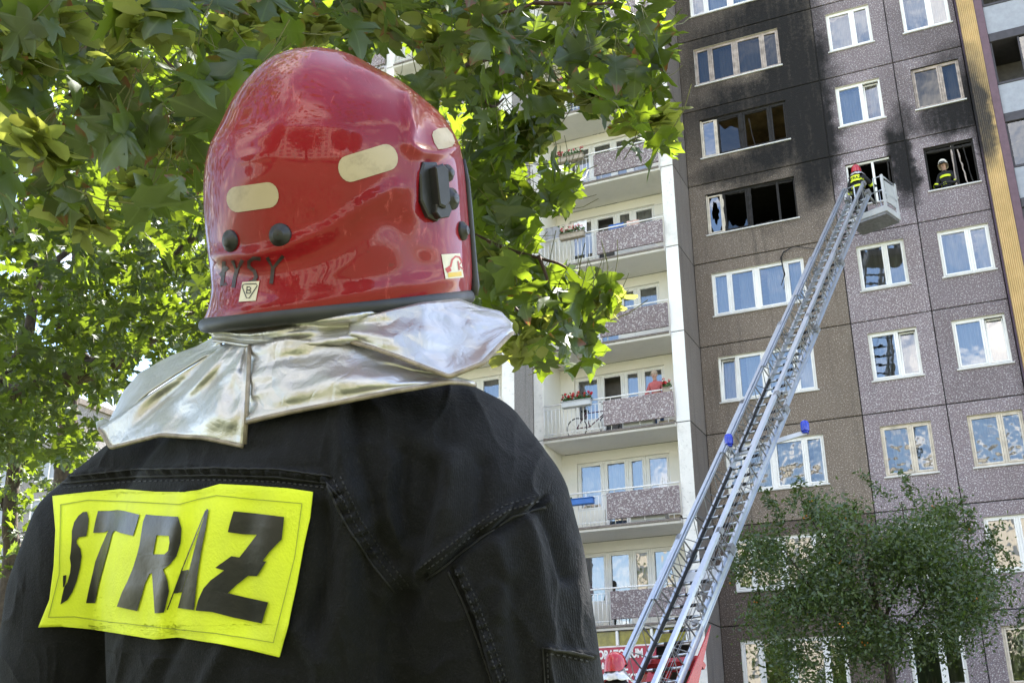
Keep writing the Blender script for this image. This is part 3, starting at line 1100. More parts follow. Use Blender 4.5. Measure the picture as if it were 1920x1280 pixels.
b = MB()
def sect_loft(b, rings):
    """closed loft through rings of (centre, ax, ay)"""
    n = 32
    base = len(b.v)
    for c, ax, ay in rings:
        for k in range(n):
            an = 2 * math.pi * k / n
            ca, sa = math.cos(an), math.sin(an)
            e = 2 / 2.4
            b.v.append(tuple(c + ax * (math.copysign(abs(ca) ** e, ca)) + ay * (math.copysign(abs(sa) ** e, sa))))
    for i in range(len(rings) - 1):
        for k in range(n):
            b.f.append((base + i * n + k, base + i * n + (k + 1) % n, base + (i + 1) * n + (k + 1) % n, base + (i + 1) * n + k)); b.m.append(0)
    b.f.append(tuple(base + k for k in range(n - 1, -1, -1))); b.m.append(0)
    e = base + (len(rings) - 1) * n
    b.f.append(tuple(e + k for k in range(n))); b.m.append(0)

PHI = math.radians(42)
HF = Vector((CF.x, CF.y, 0)).normalized(); HR = Vector((CR.x, CR.y, 0)).normalized()
BF = HF * math.cos(PHI) + HR * math.sin(PHI)         # where the body faces
BR = HR * math.cos(PHI) - HF * math.sin(PHI)         # its right hand side
UPV = Vector((0, 0, 1))
# torso rings: pixel of the axis, depth, half width, half depth
TOR = [(610, 690, 1.26, .085, .085), (605, 735, 1.25, .115, .10), (590, 790, 1.24, .165, .12), (575, 850, 1.235, .205, .135), (562, 930, 1.23, .24, .150), (553, 1030, 1.225, .248, .158),
       (547, 1130, 1.225, .246, .160), (543, 1240, 1.225, .240, .158), (540, 1360, 1.225, .232, .152), (540, 1500, 1.225, .228, .148)]
rings = []
for (x, y, dd, hw, hd) in TOR:
    rings.append((PX(x, y, dd), BR * hw, BF * hd))
hip = rings[-1][0].copy()
for dz, hw, hd in ((-.12, .225, .15), (-.22, .215, .15), (-.30, .20, .14)):
    rings.append((hip + UPV * dz, BR * hw, BF * hd))
sect_loft(b, rings[::-1])
# right arm, left arm as rounded chains
def chain(b, pts, n=16):
    rings2 = []
    for i, (p, r) in enumerate(pts):
        t = (pts[min(i + 1, len(pts) - 1)][0] - pts[max(i - 1, 0)][0]).normalized()
        a = (BR - t * BR.dot(t)).normalized()
        rings2.append((p, a * r, t.cross(a) * r))
    sect_loft(b, rings2[::-1])
    b.ell(pts[0][0], (pts[0][1] * .97,) * 3, 16, 10)
    b.ell(pts[-1][0], (pts[-1][1] * .97,) * 3, 16, 10)

chain(b, [(PX(740, 815, 1.175), .080), (PX(832, 882, 1.135), .092), (PX(884, 970, 1.115), .097), (PX(912, 1065, 1.105), .094), (PX(934, 1180, 1.10), .091), (PX(962, 1320, 1.10), .088), (PX(1010, 1460, 1.13), .082), (PX(1035, 1640, 1.23), .07), (PX(1050, 1800, 1.33), .06)])
chain(b, [(PX(420, 870, 1.30), .075), (PX(290, 935, 1.35), .085), (PX(205, 1020, 1.375), .095), (PX(172, 1120, 1.385), .096), (PX(150, 1240, 1.39), .092), (PX(140, 1400, 1.40), .087), (PX(160, 1600, 1.42), .07)])
# neck and head inside cape and helmet
chain(b, [(PX(612, 700, 1.26), .075), (PX(622, 600, 1.255), .068), (PX(630, 500, 1.25), .075)])
b.ell(PX(640, 420, 1.25), (.085, .1, .115), 16, 12)
# legs and boots
for s in (-1, 1):
    h0 = hip + BR * (.105 * s) + UPV * -.25
    foot = Vector((h0.x, h0.y, 0)) + BR * (.05 * s)
    chain(b, [(h0, .115), (h0 * .62 + foot * .38, .10), (h0 * .42 + foot * .58, .085), (h0 * .12 + foot * .88, .075), (foot + UPV * .07, .068)])
    b.ell(foot + UPV * .062 + BF * .07, (.055, .15, .06), 14, 8, 0, (BR, BF, UPV))
body = b.build('body', M['jacket'], ff, True)
rm = body.modifiers.new('remesh', 'REMESH'); rm.mode = 'VOXEL'; rm.voxel_size = .009
sm = body.modifiers.new('smooth', 'SMOOTH'); sm.factor = .5; sm.iterations = 12
ss = body.modifiers.new('subsurf', 'SUBSURF'); ss.levels = 1; ss.render_levels = 1
dg = bpy.context.evaluated_depsgraph_get()
bme = bpy.data.meshes.new_from_object(body.evaluated_get(dg))
body.modifiers.clear()
body.data = bme
bm = bmesh.new(); bm.from_mesh(bme)
bo = org(body)
vis = {}
for v in bm.verts:
    x, y, z = TOPX(v.co + bo)
    vis[v.index] = -40 < x < 1960 and 560 < y < 1330 and z > 0 and v.normal.dot(CAM - v.co - bo) > -.02
eds = [e for e in bm.edges if vis[e.verts[0].index] and vis[e.verts[1].index]]
bmesh.ops.subdivide_edges(bm, edges=eds, cuts=1, use_grid_fill=True, smooth=0.0)
bm.to_mesh(bme); bm.free()
bme.polygons.foreach_set('use_smooth', [True] * len(bme.polygons))
FOLDS = [
    # pleat from the cape down between the shoulder blades
    ([(632, 740), (640, 820), (652, 900), (690, 980)], 20, .011), ([(665, 760), (668, 860), (700, 940)], 16, -.006),
    # armhole: deep furrow behind the arm and swell of the sleeve head
    ([(758, 1120), (742, 1170), (735, 1250), (760, 1330)], 26, -.016), ([(690, 960), (715, 1010), (735, 1050)], 18, -.010),
    ([(800, 1085), (900, 1005), (1000, 955)], 9, -.006), ([(790, 1070), (890, 990), (1000, 935)], 10, .006),
    ([(810, 880), (795, 940), (785, 1000)], 22, -.009), ([(850, 860), (835, 960), (815, 1050)], 20, .008), ([(905, 870), (900, 960), (890, 1000)], 16, -.006),
    ([(1010, 950), (1040, 1010), (1060, 1080)], 14, -.008), ([(985, 960), (1010, 1060), (1030, 1200)], 16, .006),
    ([(845, 1070), (880, 1150), (920, 1290)], 7, -.006), ([(862, 1070), (897, 1150), (938, 1290)], 8, .005),
    ([(640, 930), (660, 1010), (650, 1120), (610, 1230)], 22, .009), ([(610, 960), (615, 1060), (590, 1180)], 16, -.008),
    ([(680, 1050), (700, 1160), (680, 1280)], 24, -.010), ([(560, 1180), (600, 1250), (590, 1340)], 18, .008),
    ([(120, 905), (300, 893), (450, 895), (600, 905)], 5, -.004), ([(120, 895), (300, 880), (450, 880), (600, 892), (650, 950)], 8, .004),
    ([(300, 840), (420, 850), (520, 830)], 18, -.004), ([(150, 880), (250, 840), (330, 810)], 20, .005),
    ([(347, 925), (330, 1010), (300, 1190)], 11, .006), ([(372, 930), (352, 1020), (322, 1190)], 10, -.005), ([(210, 960), (190, 1060), (170, 1160)], 16, .004),
    ([(470, 950), (455, 1040), (470, 1170)], 26, -.005), ([(240, 1190), (200, 1280)], 14, .006), ([(330, 1200), (290, 1290)], 14, -.006), ([(420, 1215), (380, 1300)], 16, .006),
    ([(1020, 1215), (1035, 1290)], 6, .005), ([(1020, 1212), (1110, 1228)], 6, .005), ([(955, 1100), (975, 1200), (985, 1290)], 22, -.007),
    ([(930, 1020), (950, 1080), (940, 1150)], 16, .006), ([(720, 780), (790, 830), (840, 880)], 24, .005), ([(730, 860), (720, 930), (740, 1000)], 16, .007), ([(760, 850), (752, 930), (760, 1010)], 12, -.006),
    ([(800, 1072), (850, 1034), (900, 996), (960, 954), (1022, 936)], 11, .0035, 'pucker', .16, .12), ([(858, 1072), (886, 1130), (913, 1200), (943, 1285)], 9, .0025, 'pucker', .1, .22),
    ([(118, 899), (250, 886), (400, 883), (520, 887), (615, 899)], 7, .002, 'pucker', .25, 0), ([(630, 915), (668, 985), (715, 1055)], 10, .003, 'pucker', .1, .2),
]
relief(bme, org(body), FOLDS, .0032)
body_tree = bvh_of(body)

# --- chalky-yellow back patch with black lettering
def c3(pts):
    return [(40 + x / 3.0, 860 + y / 3.0) for x, y in pts]

PATCH = [(178, 210), (360, 188), (560, 170), (760, 185), (920, 188), (1010, 172), (1120, 142), (1300, 150), (1500, 165), (1640, 185), (1625, 330), (1590, 480), (1550, 700), (1500, 930), (1452, 1112), (1300, 1075), (1120, 1040), (880, 1000), (750, 1012), (600, 990), (400, 955), (230, 940), (98, 945), (160, 790), (185, 600), (195, 400)]
mp = NT('fluorescent_yellow_fabric')
pp = mp.pos()
cpv = mp.mix(mp.ramp(mp.noise(pp, 14, 5, .65), .35, .8), (.80, .92, .03), (.70, .80, .05))
cpv = mp.mix(mp.math('MULTIPLY', mp.ramp(mp.noise(pp, 34, 6, .7), .60, .80), .35), cpv, (.34, .38, .07))
mp.set(Base_Color=cpv, Roughness=.7)
mp.bump(mp.noise(pp, 350, 2), .25, .002)
mt = plain('patch_stitching', (.33, .38, .04), .8)
patch = decal('patch', c3(PATCH), body_tree, .005, mp.mat, ff, L=7, thick=.002, smooth_it=6)
patch['label'] = 'fluorescent yellow back patch lettered STRAZ'
patch_tree = bvh_of(patch)
ml = NT('black_vinyl_letters')
pl = ml.pos()
ml.set(Base_Color=ml.mix(ml.ramp(ml.noise(pl, 16, 5), .4, .8), (.014, .013, .014), (.03, .026, .026)), Roughness=.36)
ml.bump(ml.noise(pl, 40, 4), .3, .004)
LET = [
    ([(372, 296), (381, 335), (377, 390), (368, 433), (325, 440), (313, 458), (314, 474), (334, 502), (341, 545), (332, 610), (315, 680), (290, 745), (262, 790), (222, 816), (232, 765), (244, 716), (262, 690), (276, 640), (281, 595), (275, 555), (281, 515), (286, 455), (287, 405), (300, 355), (325, 318), (350, 298)], ()),
    ([(237, 655), (256, 650), (252, 690), (246, 712), (236, 722)], ()),
    ([(435, 292), (500, 292), (545, 287), (580, 292), (668, 313), (652, 370), (632, 432), (560, 415), (528, 402), (515, 420), (495, 500), (470, 590), (440, 700), (418, 808), (366, 808), (385, 720), (405, 640), (420, 575), (450, 500), (485, 420), (495, 400), (470, 412), (407, 415), (420, 350)], ()),
    ([(705, 312), (760, 318), (885, 325), (903, 390), (898, 470), (875, 545), (835, 595), (800, 620), (825, 680), (833, 740), (820, 800), (805, 862), (755, 866), (750, 790), (745, 720), (740, 640), (725, 645), (700, 700), (680, 770), (655, 853), (542, 828), (570, 750), (600, 690), (630, 620), (655, 540), (670, 480), (680, 410), (690, 350)], ([(765, 428), (835, 432), (838, 470), (830, 515), (810, 535), (745, 535), (755, 480)],)),
    ([(1048, 280), (1057, 285), (1040, 400), (1015, 520), (995, 650), (975, 848), (885, 836), (910, 745), (950, 620), (985, 480), (1015, 380)], ()),
    ([(905, 627), (948, 621), (908, 747), (855, 754)], ()),
    (capsule([(1043, 292), (905, 628), (824, 842)], 7), ()),
    ([(1198, 293), (1320, 305), (1482, 325), (1468, 450), (1400, 520), (1362, 572), (1382, 575), (1330, 657), (1280, 655), (1215, 705), (1165, 752), (1240, 770), (1393, 803), (1375, 860), (1357, 922), (1200, 890), (1080, 858), (985, 850), (1000, 790), (1030, 725), (1070, 680), (1145, 625), (1095, 610), (1185, 545), (1230, 552), (1280, 490), (1330, 425), (1250, 422), (1165, 410), (1180, 350)], ()),
]
for k, (po, ho) in enumerate(LET):
    decal('letter', c3(po), patch_tree, .0016 + .00012 * k, ml.mat, patch, [c3(h) for h in ho], L=7)
for k, st in enumerate(([(222, 258), (380, 230), (600, 240), (890, 255), (1000, 225), (1100, 205), (1300, 225), (1580, 250)], [(1580, 252), (1540, 550), (1420, 1030)], [(1420, 1030), (1100, 980), (780, 945), (500, 915), (300, 885), (155, 888)], [(155, 888), (215, 650), (225, 258)])):
    decal('stitching', c3(capsule(st, 5)), patch_tree, .0014 + .0001 * k, mt, patch, L=7)
# --- seams on the jacket
ms = plain('black_seam_tape', (.011, .011, .013), .75, .2, 60)
for k, (st, w) in enumerate((([(800, 1086), (850, 1048), (900, 1010), (960, 968), (1022, 950)], 3.2), ([(840, 1072), (868, 1130), (895, 1200), (925, 1285)], 3.0), ([(118, 905), (250, 893), (400, 890), (520, 894), (612, 905), (640, 935)], 3.0), ([(125, 893), (250, 880), (400, 877), (520, 880), (622, 893)], 2.2), ([(1022, 1290), (1018, 1214), (1060, 1220), (1112, 1230)], 3.0), ([(612, 905), (650, 985), (700, 1060), (740, 1110)], 3.0))):
    decal('seam', capsule(st, w), body_tree, .0012, ms, body, L=10, thick=.0016)

mthr = plain('grey_stitching_thread', (.017, .017, .019), .7, .3, 80)
def stitches(line, dx, dy):
    P = lerp2(line, 5.0)
    b = MB()
    for i in range(0, len(P) - 1, 2):
        q = []
        for (x, y) in (P[i], P[i + 1]):
            d = RAY(x + dx, y + dy); h_, n_, i_, ds = body_tree.ray_cast(CAM, d, 5)
            if h_ is None: break
            q.append(h_ - d * .0012)
        if len(q) == 2: b.tube(q, .0008, 4)
    if b.v: b.build('stitching', mthr, body)
def lerp2(pts, step):
    out = []
    for (x0, y0), (x1, y1) in zip(pts[:-1], pts[1:]):
        n = max(1, int(math.hypot(x1 - x0, y1 - y0) / step))
        out += [(x0 + (x1 - x0) * i / n, y0 + (y1 - y0) * i / n) for i in range(n)]
    return out + [pts[-1]]
for ln, dx, dy in (([(800, 1086), (850, 1048), (900, 1010), (960, 968), (1022, 950)], -7, -12), ([(800, 1086), (850, 1048), (900, 1010), (960, 968), (1022, 950)], -13, -22), ([(840, 1072), (868, 1130), (895, 1200), (925, 1285)], 13, -5), ([(840, 1072), (868, 1130), (895, 1200), (925, 1285)], 24, -9), ([(118, 905), (250, 893), (400, 890), (520, 894), (612, 905)], 0, 9), ([(612, 905), (650, 985), (700, 1060), (740, 1110)], 14, -6), ([(612, 905), (650, 985), (700, 1060), (740, 1110)], 26, -12), ([(1028, 1290), (1026, 1224), (1060, 1230), (1108, 1240)], 0, 0)):
    stitches(ln, dx, dy)

# ------------------------------------------------------------------ helmet
HD = 1.25
HL = [(391, 603), (402, 575), (407, 540), (402, 490), (396, 440), (393, 385), (394, 340), (401, 295), (420, 250), (440, 205), (465, 165), (495, 130), (525, 110), (555, 99), (578, 95.5)]
HRt = [(884, 548), (886, 515), (884, 470), (880, 420), (876, 370), (872, 325), (866, 290), (855, 258), (832, 222), (800, 193), (762, 163), (715, 137), (682, 117), (645, 102), (620, 96.5)]
SAG = [12, 9, 5, 2, 0, 0, 0, 0, 0, 0, 0, 0, 0, 0, 0]


def resample(pts, k):
    """Catmull-Rom through points"""
    out = []
    n = len(pts)
    P = [Vector((*p, 0)) for p in pts]
    for i in range(n - 1):
        p0, p1, p2, p3 = P[max(i - 1, 0)], P[i], P[i + 1], P[min(i + 2, n - 1)]
        for j in range(k):
            t = j / k
            q = .5 * ((2 * p1) + (p2 - p0) * t + (2 * p0 - 5 * p1 + 4 * p2 - p3) * t * t + (3 * p1 - p0 - 3 * p2 + p3) * t ** 3)
            out.append((q.x, q.y))
    out.append((P[-1].x, P[-1].y))
    return out


KL = 6
hl, hr = resample(HL, KL), resample(HRt, KL)
sg_ = resample([(s_, 0) for s_ in SAG], KL)
NA = 120
b = MB()
for i in range(len(hl)):
    A, B_ = PX(*hl[i], HD), PX(*hr[i], HD)
    c = (A + B_) / 2; a = (B_ - A) / 2
    hd = a.length * 1.02
    dn = -CU * (sg_[i][0] / FPX * HD)
    for k in range(NA):
        an = 2 * math.pi * k / NA
        ca, sa = math.cos(an), math.sin(an)
        e = 2 / 2.15
        near = max(0, sa)
        b.v.append(tuple(c + a * math.copysign(abs(ca) ** e, ca) - CF * (hd * math.copysign(abs(sa) ** e, sa)) + dn * near))
for i in range(len(hl) - 1):
    for k in range(NA):
        b.f.append((i * NA + k, (i + 1) * NA + k, (i + 1) * NA + (k + 1) % NA, i * NA + (k + 1) % NA)); b.m.append(0)
top = len(b.v)
b.v.append(tuple(PX(600, 94.6, HD)))
for k in range(NA):
    b.f.append(((len(hl) - 1) * NA + (k + 1) % NA, (len(hl) - 1) * NA + k, top)); b.m.append(0)

mh = NT('glossy_red_helmet_paint')
ph = mh.pos()
ch = mh.mix(mh.ramp(mh.noise(ph, 7, 5, .6), .3, .75), (.20, .002, .006), (.275, .0035, .009))
scr = mh.noise(mh.scale3(ph, (50, 50, 9)), 1.0, 6, .75, 1.0)
ch = mh.mix(mh.math('MULTIPLY', mh.ramp(scr, .57, .72), .6), ch, (.52, .09, .09))
dirt = mh.ramp(mh.noise(ph, 60, 6, .75), .63, .70)
ch = mh.mix(mh.math('MULTIPLY', dirt, .5), ch, (.10, .02, .015))
mh.set(Base_Color=ch, Roughness=mh.math('MULTIPLY_ADD', mh.noise(ph, 22, 5, .7), .25, .30), Coat_Weight=.6, Coat_Roughness=.03)
mh.b.inputs['Specular IOR Level'].default_value = .15
mh.bump(mh.math('ADD', mh.noise(ph, 26, 4, .6), mh.math('MULTIPLY', mh.ramp(mh.noise(mh.scale3(ph, (160, 160, 40)), 1.0, 4, .7), .62, .75), .35)), .06, .004)
helmet = b.build('helmet', mh.mat, ff, True)
# face opening: the far front right of the shell is cut away below the brow
hm = helmet.data
HST = [
    ([(400, 480), (470, 482), (540, 463), (620, 430), (680, 388), (745, 350)], 11, .0045),
    ([(420, 515), (500, 512), (580, 490), (650, 455), (715, 415)], 30, -.003),
    ([(430, 580), (560, 570), (700, 548), (850, 520)], 18, .003),
    ([(763, 180), (771, 235), (766, 268), (778, 283), (815, 289), (858, 277)], 9, .006),
    ([(795, 215), (810, 262)], 20, -.004), ([(785, 300), (778, 340), (770, 400)], 9, .004),
    ([(800, 310), (800, 430)], 26, -.003), ([(640, 98), (700, 135), (750, 170)], 14, .002), ([(690, 118), (760, 155)], 9, -.001),
    ([(590, 98), (560, 150), (520, 240), (490, 330)], 36, .002), ([(450, 200), (430, 260), (445, 300), (500, 290)], 10, .0012),
    ([(742, 415), (770, 460), (790, 500)], 26, -.002), ([(815, 440), (835, 470), (845, 500)], 24, .0015),
]
relief(hm, org(helmet), HST)
htree = bvh_of(helmet)
msh = helmet.modifiers.new('shell', 'SOLIDIFY'); msh.thickness = .004; msh.offset = -1
# rubber trim along the rim: back, near side and up the front edge
mr_ = plain('black_rubber_trim', (.028, .029, .032), .5, .25, 25)
b = MB()
ring = [Vector(b_v) for b_v in ()]
rimpts = []
A, B_ = PX(*hl[0], HD), PX(*hr[0], HD)
for k in range(NA + 1):
    v = hm.vertices[k % NA].co + org(helmet)
    rimpts.append((v - (A + B_) / 2) * .972 + (A + B_) / 2)
b.tube([p - CU * .004 for p in rimpts], .0083, 12, 0, False)
b.build('rim_trim', mr_, helmet, True)
b = MB()
ft = [PX(x, y, HD) for x, y in ((868, 300), (874, 340), (879, 400), (883, 450), (887, 505), (889, 535), (884, 552))]
ft = [p + CR * .001 - CF * .004 for p in ft]
b.tube(ft, [.002, .0035, .004, .004, .0045, .0055, .007], 10, 0)
b.build('front_trim', mr_, helmet, True)


def hit_h(x, y):
    h, n_, i_, d_ = htree.ray_cast(CAM, RAY(x, y), 5)
    if n_.dot(RAY(x, y)) > 0: n_ = -n_
    return h, n_


mk = plain('black_plastic', (.022, .022, .024), .42, .3, 40)
for (x, y, r) in ((433, 452, .0115), (526, 441, .0118), (838, 325, .0092), (846, 373, .0118), (866, 433, .0105)):
    h, n_ = hit_h(x, y)
    a = n_.orthogonal().normalized(); c_ = n_.cross(a)
    b = MB()
    prof = [(r, -.001), (r, .0015), (r * .93, .0032), (r * .55, .0052), (r * .50, .0068), (r * .42, .0074), (0.0005, .0074)]
    n = 28
    for (rr, zz) in prof:
        for k in range(n):
            an = 2 * math.pi * k / n
            b.v.append(tuple(h + n_ * zz + (a * math.cos(an) + c_ * math.sin(an)) * rr))
    for i in range(len(prof) - 1):
        for k in range(n):
            b.f.append((i * n + k, i * n + (k + 1) % n, (i + 1) * n + (k + 1) % n, (i + 1) * n + k)); b.m.append(0)
    b.build('rivet', mk, helmet, True)
# visor bracket
h, n_ = hit_h(806, 360)
u_ = (CU - n_ * CU.dot(n_)).normalized(); r_ = u_.cross(n_)
if r_.dot(CR) < 0: r_ = -r_
def prism(b, outline, z0, z1, s=.00056, bev=.0015):
    pts = [(x * s, y * s) for x, y in outline]
    cx_ = sum(p[0] for p in pts) / len(pts); cy_ = sum(p[1] for p in pts) / len(pts)
    n = len(pts); base = len(b.v)
    for (z, k) in ((z0, 1), (z1 - bev, 1), (z1, .90)):
        for x, y in pts:
            b.v.append(tuple(h + r_ * (cx_ + (x - cx_) * k) + u_ * (cy_ + (y - cy_) * k) + n_ * z))
    for i in range(2):
        for k in range(n):
            b.f.append((base + i * n + k, base + i * n + (k + 1) % n, base + (i + 1) * n + (k + 1) % n, base + (i + 1) * n + k)); b.m.append(0)
    b.f.append(tuple(base + 2 * n + k for k in range(n))); b.m.append(0)
b = MB()
prism(b, [(-30, 30), (-20, 52), (12, 55), (22, 40), (34, -10), (30, -40), (8, -55), (-14, -48), (-30, -20)], -.006, .006)
prism(b, [(-10, 40), (8, 48), (20, 40), (22, -20), (10, -34), (-4, -30)], .0055, .018)
prism(b, [(-6, -26), (26, -22), (32, -34), (24, -48), (2, -52), (-8, -42)], .0055, .014)
b.build('visor_bracket', mk, helmet)
# reflective stickers
msx = NT('worn_reflective_tape')
px_ = msx.pos()
msx.set(Base_Color=msx.mix(msx.ramp(msx.noise(px_, 45, 6, .7), .45, .8), (.46, .37, .24), (.30, .235, .15)), Roughness=.42)
def stadium(cx, cy, hl_, hh, deg, n=10):
    a = math.radians(deg); out = []
    for s in (1, -1):
        for k in range(n + 1):
            t = -math.pi / 2 + math.pi * k / n
            x, y = s * (hl_ - hh * .8) + s * hh * .8 * math.cos(t), s * hh * math.sin(t)
            out.append((cx + x * math.cos(a) - y * math.sin(a), cy + x * math.sin(a) + y * math.cos(a)))
    return out
decal('reflective_sticker', stadium(474, 370, 49, 24, -8), htree, .0008, msx.mat, helmet, L=6)
decal('reflective_sticker', stadium(690, 306, 57, 25, -17), htree, .0008, msx.mat, helmet, L=6)
decal('reflective_sticker', [(812, 247), (822, 241), (838, 240), (848, 252), (853, 266), (848, 275), (836, 279), (822, 281), (814, 268), (810, 254)], htree, .0008, msx.mat, helmet, L=6)
mink = plain('faded_black_marker', (.035, .018, .02), .5, .5, 60)
k_ = 0
for st in ([(420, 492), (419, 512), (416, 536), (423, 532)], [(414, 515), (426, 502)], [(437, 490), (444, 508), (454, 489)], [(444, 508), (440, 522), (438, 537)], [(487, 485), (476, 484), (467, 490), (467, 500), (477, 508), (481, 519), (476, 527), (469, 529)], [(502, 484), (512, 503), (530, 481)], [(512, 503), (511, 515), (509, 530)]):
    decal('handwriting', capsule(st, 7), htree, .0006 + .00006 * k_, mink, helmet, L=5); k_ += 1
mst = plain('cream_sticker', (.66, .60, .46), .5, .1, 60)
mblk = plain('sticker_ink', (.02, .018, .018), .5)
mred = plain('sticker_red_ink', (.45, .05, .03), .5); myl = plain('sticker_yellow_ink', (.65, .42, .03), .5)
st_b = decal('sticker', [(455, 529), (487, 527), (480, 564), (448, 566)], htree, .0009, mst, helmet, L=6)
for st in ([(457, 533), (481, 532), (483, 536), (468, 559), (463, 559), (455, 538), (457, 533)], [(464, 538), (463, 550)], [(464, 538), (469, 538), (471, 541), (469, 544), (464, 544)], [(464, 544), (470, 545), (471, 548), (469, 550), (463, 550)]):
    decal('print', capsule(st, 1.8), htree, .0013, mblk, st_b, L=6)
st_k = decal('sticker', [(827, 477), (862, 475), (869, 520), (835, 523)], htree, .0009, mst, helmet, L=6)
decal('print', capsule([(844, 500), (847, 487), (853, 481), (860, 482), (864, 488)], 3.5), htree, .0013, mred, st_k, L=5)
decal('print', [(834, 504), (842, 498), (846, 508), (838, 512)], htree, .0014, mred, st_k, L=5)
decal('print', [(839, 512), (864, 509), (865, 517), (840, 520)], htree, .0013, myl, st_k, L=5)
for st in ([(858, 490), (860, 506)], [(865, 490), (859, 498), (867, 505)]):
    decal('print', capsule(st, 2.2), htree, .0016, mred, st_k, L=5)

# ------------------------------------------------------------------ silver neck cape hanging from the helmet
ma = NT('aluminised_cape_fabric')
pa = ma.pos()
ca_ = ma.mix(ma.ramp(ma.noise(pa, 8, 5, .6), .3, .75), (.50, .48, .45), (.64, .63, .62))
ca_ = ma.mix(ma.math('MULTIPLY', ma.ramp(ma.noise(pa, 70, 6, .75), .60, .75), .5), ca_, (.30, .26, .21))
ma.set(Base_Color=ca_, Metallic=.92, Roughness=ma.math('MULTIPLY_ADD', ma.noise(pa, 30, 5, .65), .16, .34))
def ridge(sc, det, dist):
    return ma.math('ABSOLUTE', ma.math('SUBTRACT', ma.noise(pa, sc, det, .5, dist), .5))
hgt = ma.math('ADD', ma.math('MULTIPLY', ridge(9, 2, .6), 1.0), ma.math('ADD', ma.math('MULTIPLY', ridge(38, 3, .4), .30), ma.math('MULTIPLY', ma.noise(pa, 650, 1), .014)))
ma.bump(hgt, .55, .02)
mseam = plain('cape_hem_stitching', (.30, .25, .20), .6, .3, 80, metallic=.3)
cape = empty('neck_cape', PX(620, 650, 1.2), ff)


def lerp_poly(pts, n):
    P = [Vector((*p, 0)) if len(p) == 2 else Vector(p) for p in pts]
    ls = [0]
    for a, c in zip(P[:-1], P[1:]): ls.append(ls[-1] + (c - a).length)
    out = []
    for i in range(n + 1):
        t = ls[-1] * i / n
        k = max(j for j in range(len(ls)) if ls[j] <= t + 1e-9)
        k = min(k, len(P) - 2)
        f = (t - ls[k]) / max(1e-9, ls[k + 1] - ls[k])
        out.append(P[k].lerp(P[k + 1], f))
    return out


def cape_panel(top, bot, bulge=.0, seed=0, n=44, m=26, hem=True, wr=.0085):
    """top / bot: lists of (px, py, depth); ruled sheet between, bulged and crumpled"""
    T, B2 = lerp_poly(top, n), lerp_poly(bot, n)
    b = MB()
    for j in range(m + 1):
        v = j / m
        for i in range(n + 1):
            u = i / n
            q = T[i].lerp(B2[i], v)
            d = q.z - bulge * math.sin(math.pi * v) * (.4 + .6 * math.sin(math.pi * u))
            w = noise.noise(Vector((u * 3.1 + seed * 7.3, v * 2.2, seed))) * wr * 3 + (abs(noise.noise(Vector((u * 5.5 + seed, v * 3.5 + seed * 3, 4.4)))) - .2) * wr * 1.6 + (abs(noise.noise(Vector((u * 9 + v * 4 + seed, v * 5 - u * 6 + seed * 3, 9.4)))) - .2) * wr * .35
            w *= min(1, 4 * min(v, 1 - v) + .25)
            b.v.append(tuple(PX(q.x, q.y, d + w)))
    for j in range(m):
        for i in range(n):
            a = j * (n + 1) + i
            b.f.append((a, a + 1, a + n + 2, a + n + 1)); b.m.append(0)
    o = b.build('cape_panel', ma.mat, cape, True)
    s_ = o.modifiers.new('thickness', 'SOLIDIFY'); s_.thickness = .0022; s_.offset = 0
    if hem:
        hb_ = MB()
        pts = [Vector(b.v[m * (n + 1) + i]) for i in range(n + 1)]
        hb_.tube(pts, .0024, 6)
        hb_.build('hem', mseam, o, True)
    return o


# far flap behind (inner left), main left, main centre, right lifted flap, ruffle under the rim
cape_panel([(400, 632, 1.26), (370, 650, 1.29), (320, 668, 1.32), (262, 700, 1.34), (232, 735, 1.345), (208, 785, 1.34)], [(430, 655, 1.22), (385, 668, 1.235), (330, 702, 1.245), (280, 735, 1.25), (240, 770, 1.255), (196, 812, 1.255)], .0, 1, hem=False, wr=.003)
cape_panel([(180, 792, 1.33), (195, 786, 1.33), (206, 790, 1.32)], [(182, 806, 1.262), (195, 806, 1.262), (205, 806, 1.262)], 0, 2, 8, 6, False, .001)
cape_panel([(430, 640, 1.17), (445, 640, 1.155), (458, 642, 1.145), (469, 647, 1.13)], [(186, 803, 1.25), (208, 839, 1.225), (300, 815, 1.15), (380, 820, 1.11), (456, 836, 1.082)], .010, 3, wr=.007)
cape_panel([(468, 646, 1.128), (535, 634, 1.105), (590, 638, 1.10), (641, 641, 1.095), (742, 668, 1.09), (842, 704, 1.085), (888, 716, 1.10)], [(462, 791, 1.075), (540, 773, 1.058), (641, 753, 1.04), (742, 733, 1.035), (842, 716, 1.05), (866, 717, 1.07), (890, 721, 1.09)], .006, 4, wr=.007)
cape_panel([(654, 602, 1.105), (720, 585, 1.10), (790, 568, 1.11), (860, 561, 1.14), (897, 575, 1.14), (940, 585, 1.13), (960, 606, 1.11)], [(655, 640, 1.088), (700, 652, 1.075), (745, 668, 1.062), (800, 690, 1.05), (842, 706, 1.045), (905, 681, 1.05), (961, 622, 1.095)], .003, 5, 48, 24, True, .004)
cape_panel([(398, 610, 1.17), (450, 612, 1.145), (520, 606, 1.115), (590, 594, 1.105), (660, 588, 1.10), (760, 576, 1.12), (870, 566, 1.16)], [(398, 640, 1.165), (440, 646, 1.145), (470, 650, 1.125), (540, 645, 1.10), (640, 646, 1.09), (700, 640, 1.095), (860, 580, 1.14)], -.004, 6, 60, 12, False, .008)
for st in ([(468, 648, 1.125), (466, 700, 1.10), (463, 760, 1.078), (459, 832, 1.078)],):
    hb_ = MB(); hb_.tube([PX(*q) for q in st], .0022, 6); hb_.build('seam', mseam, cape, True)

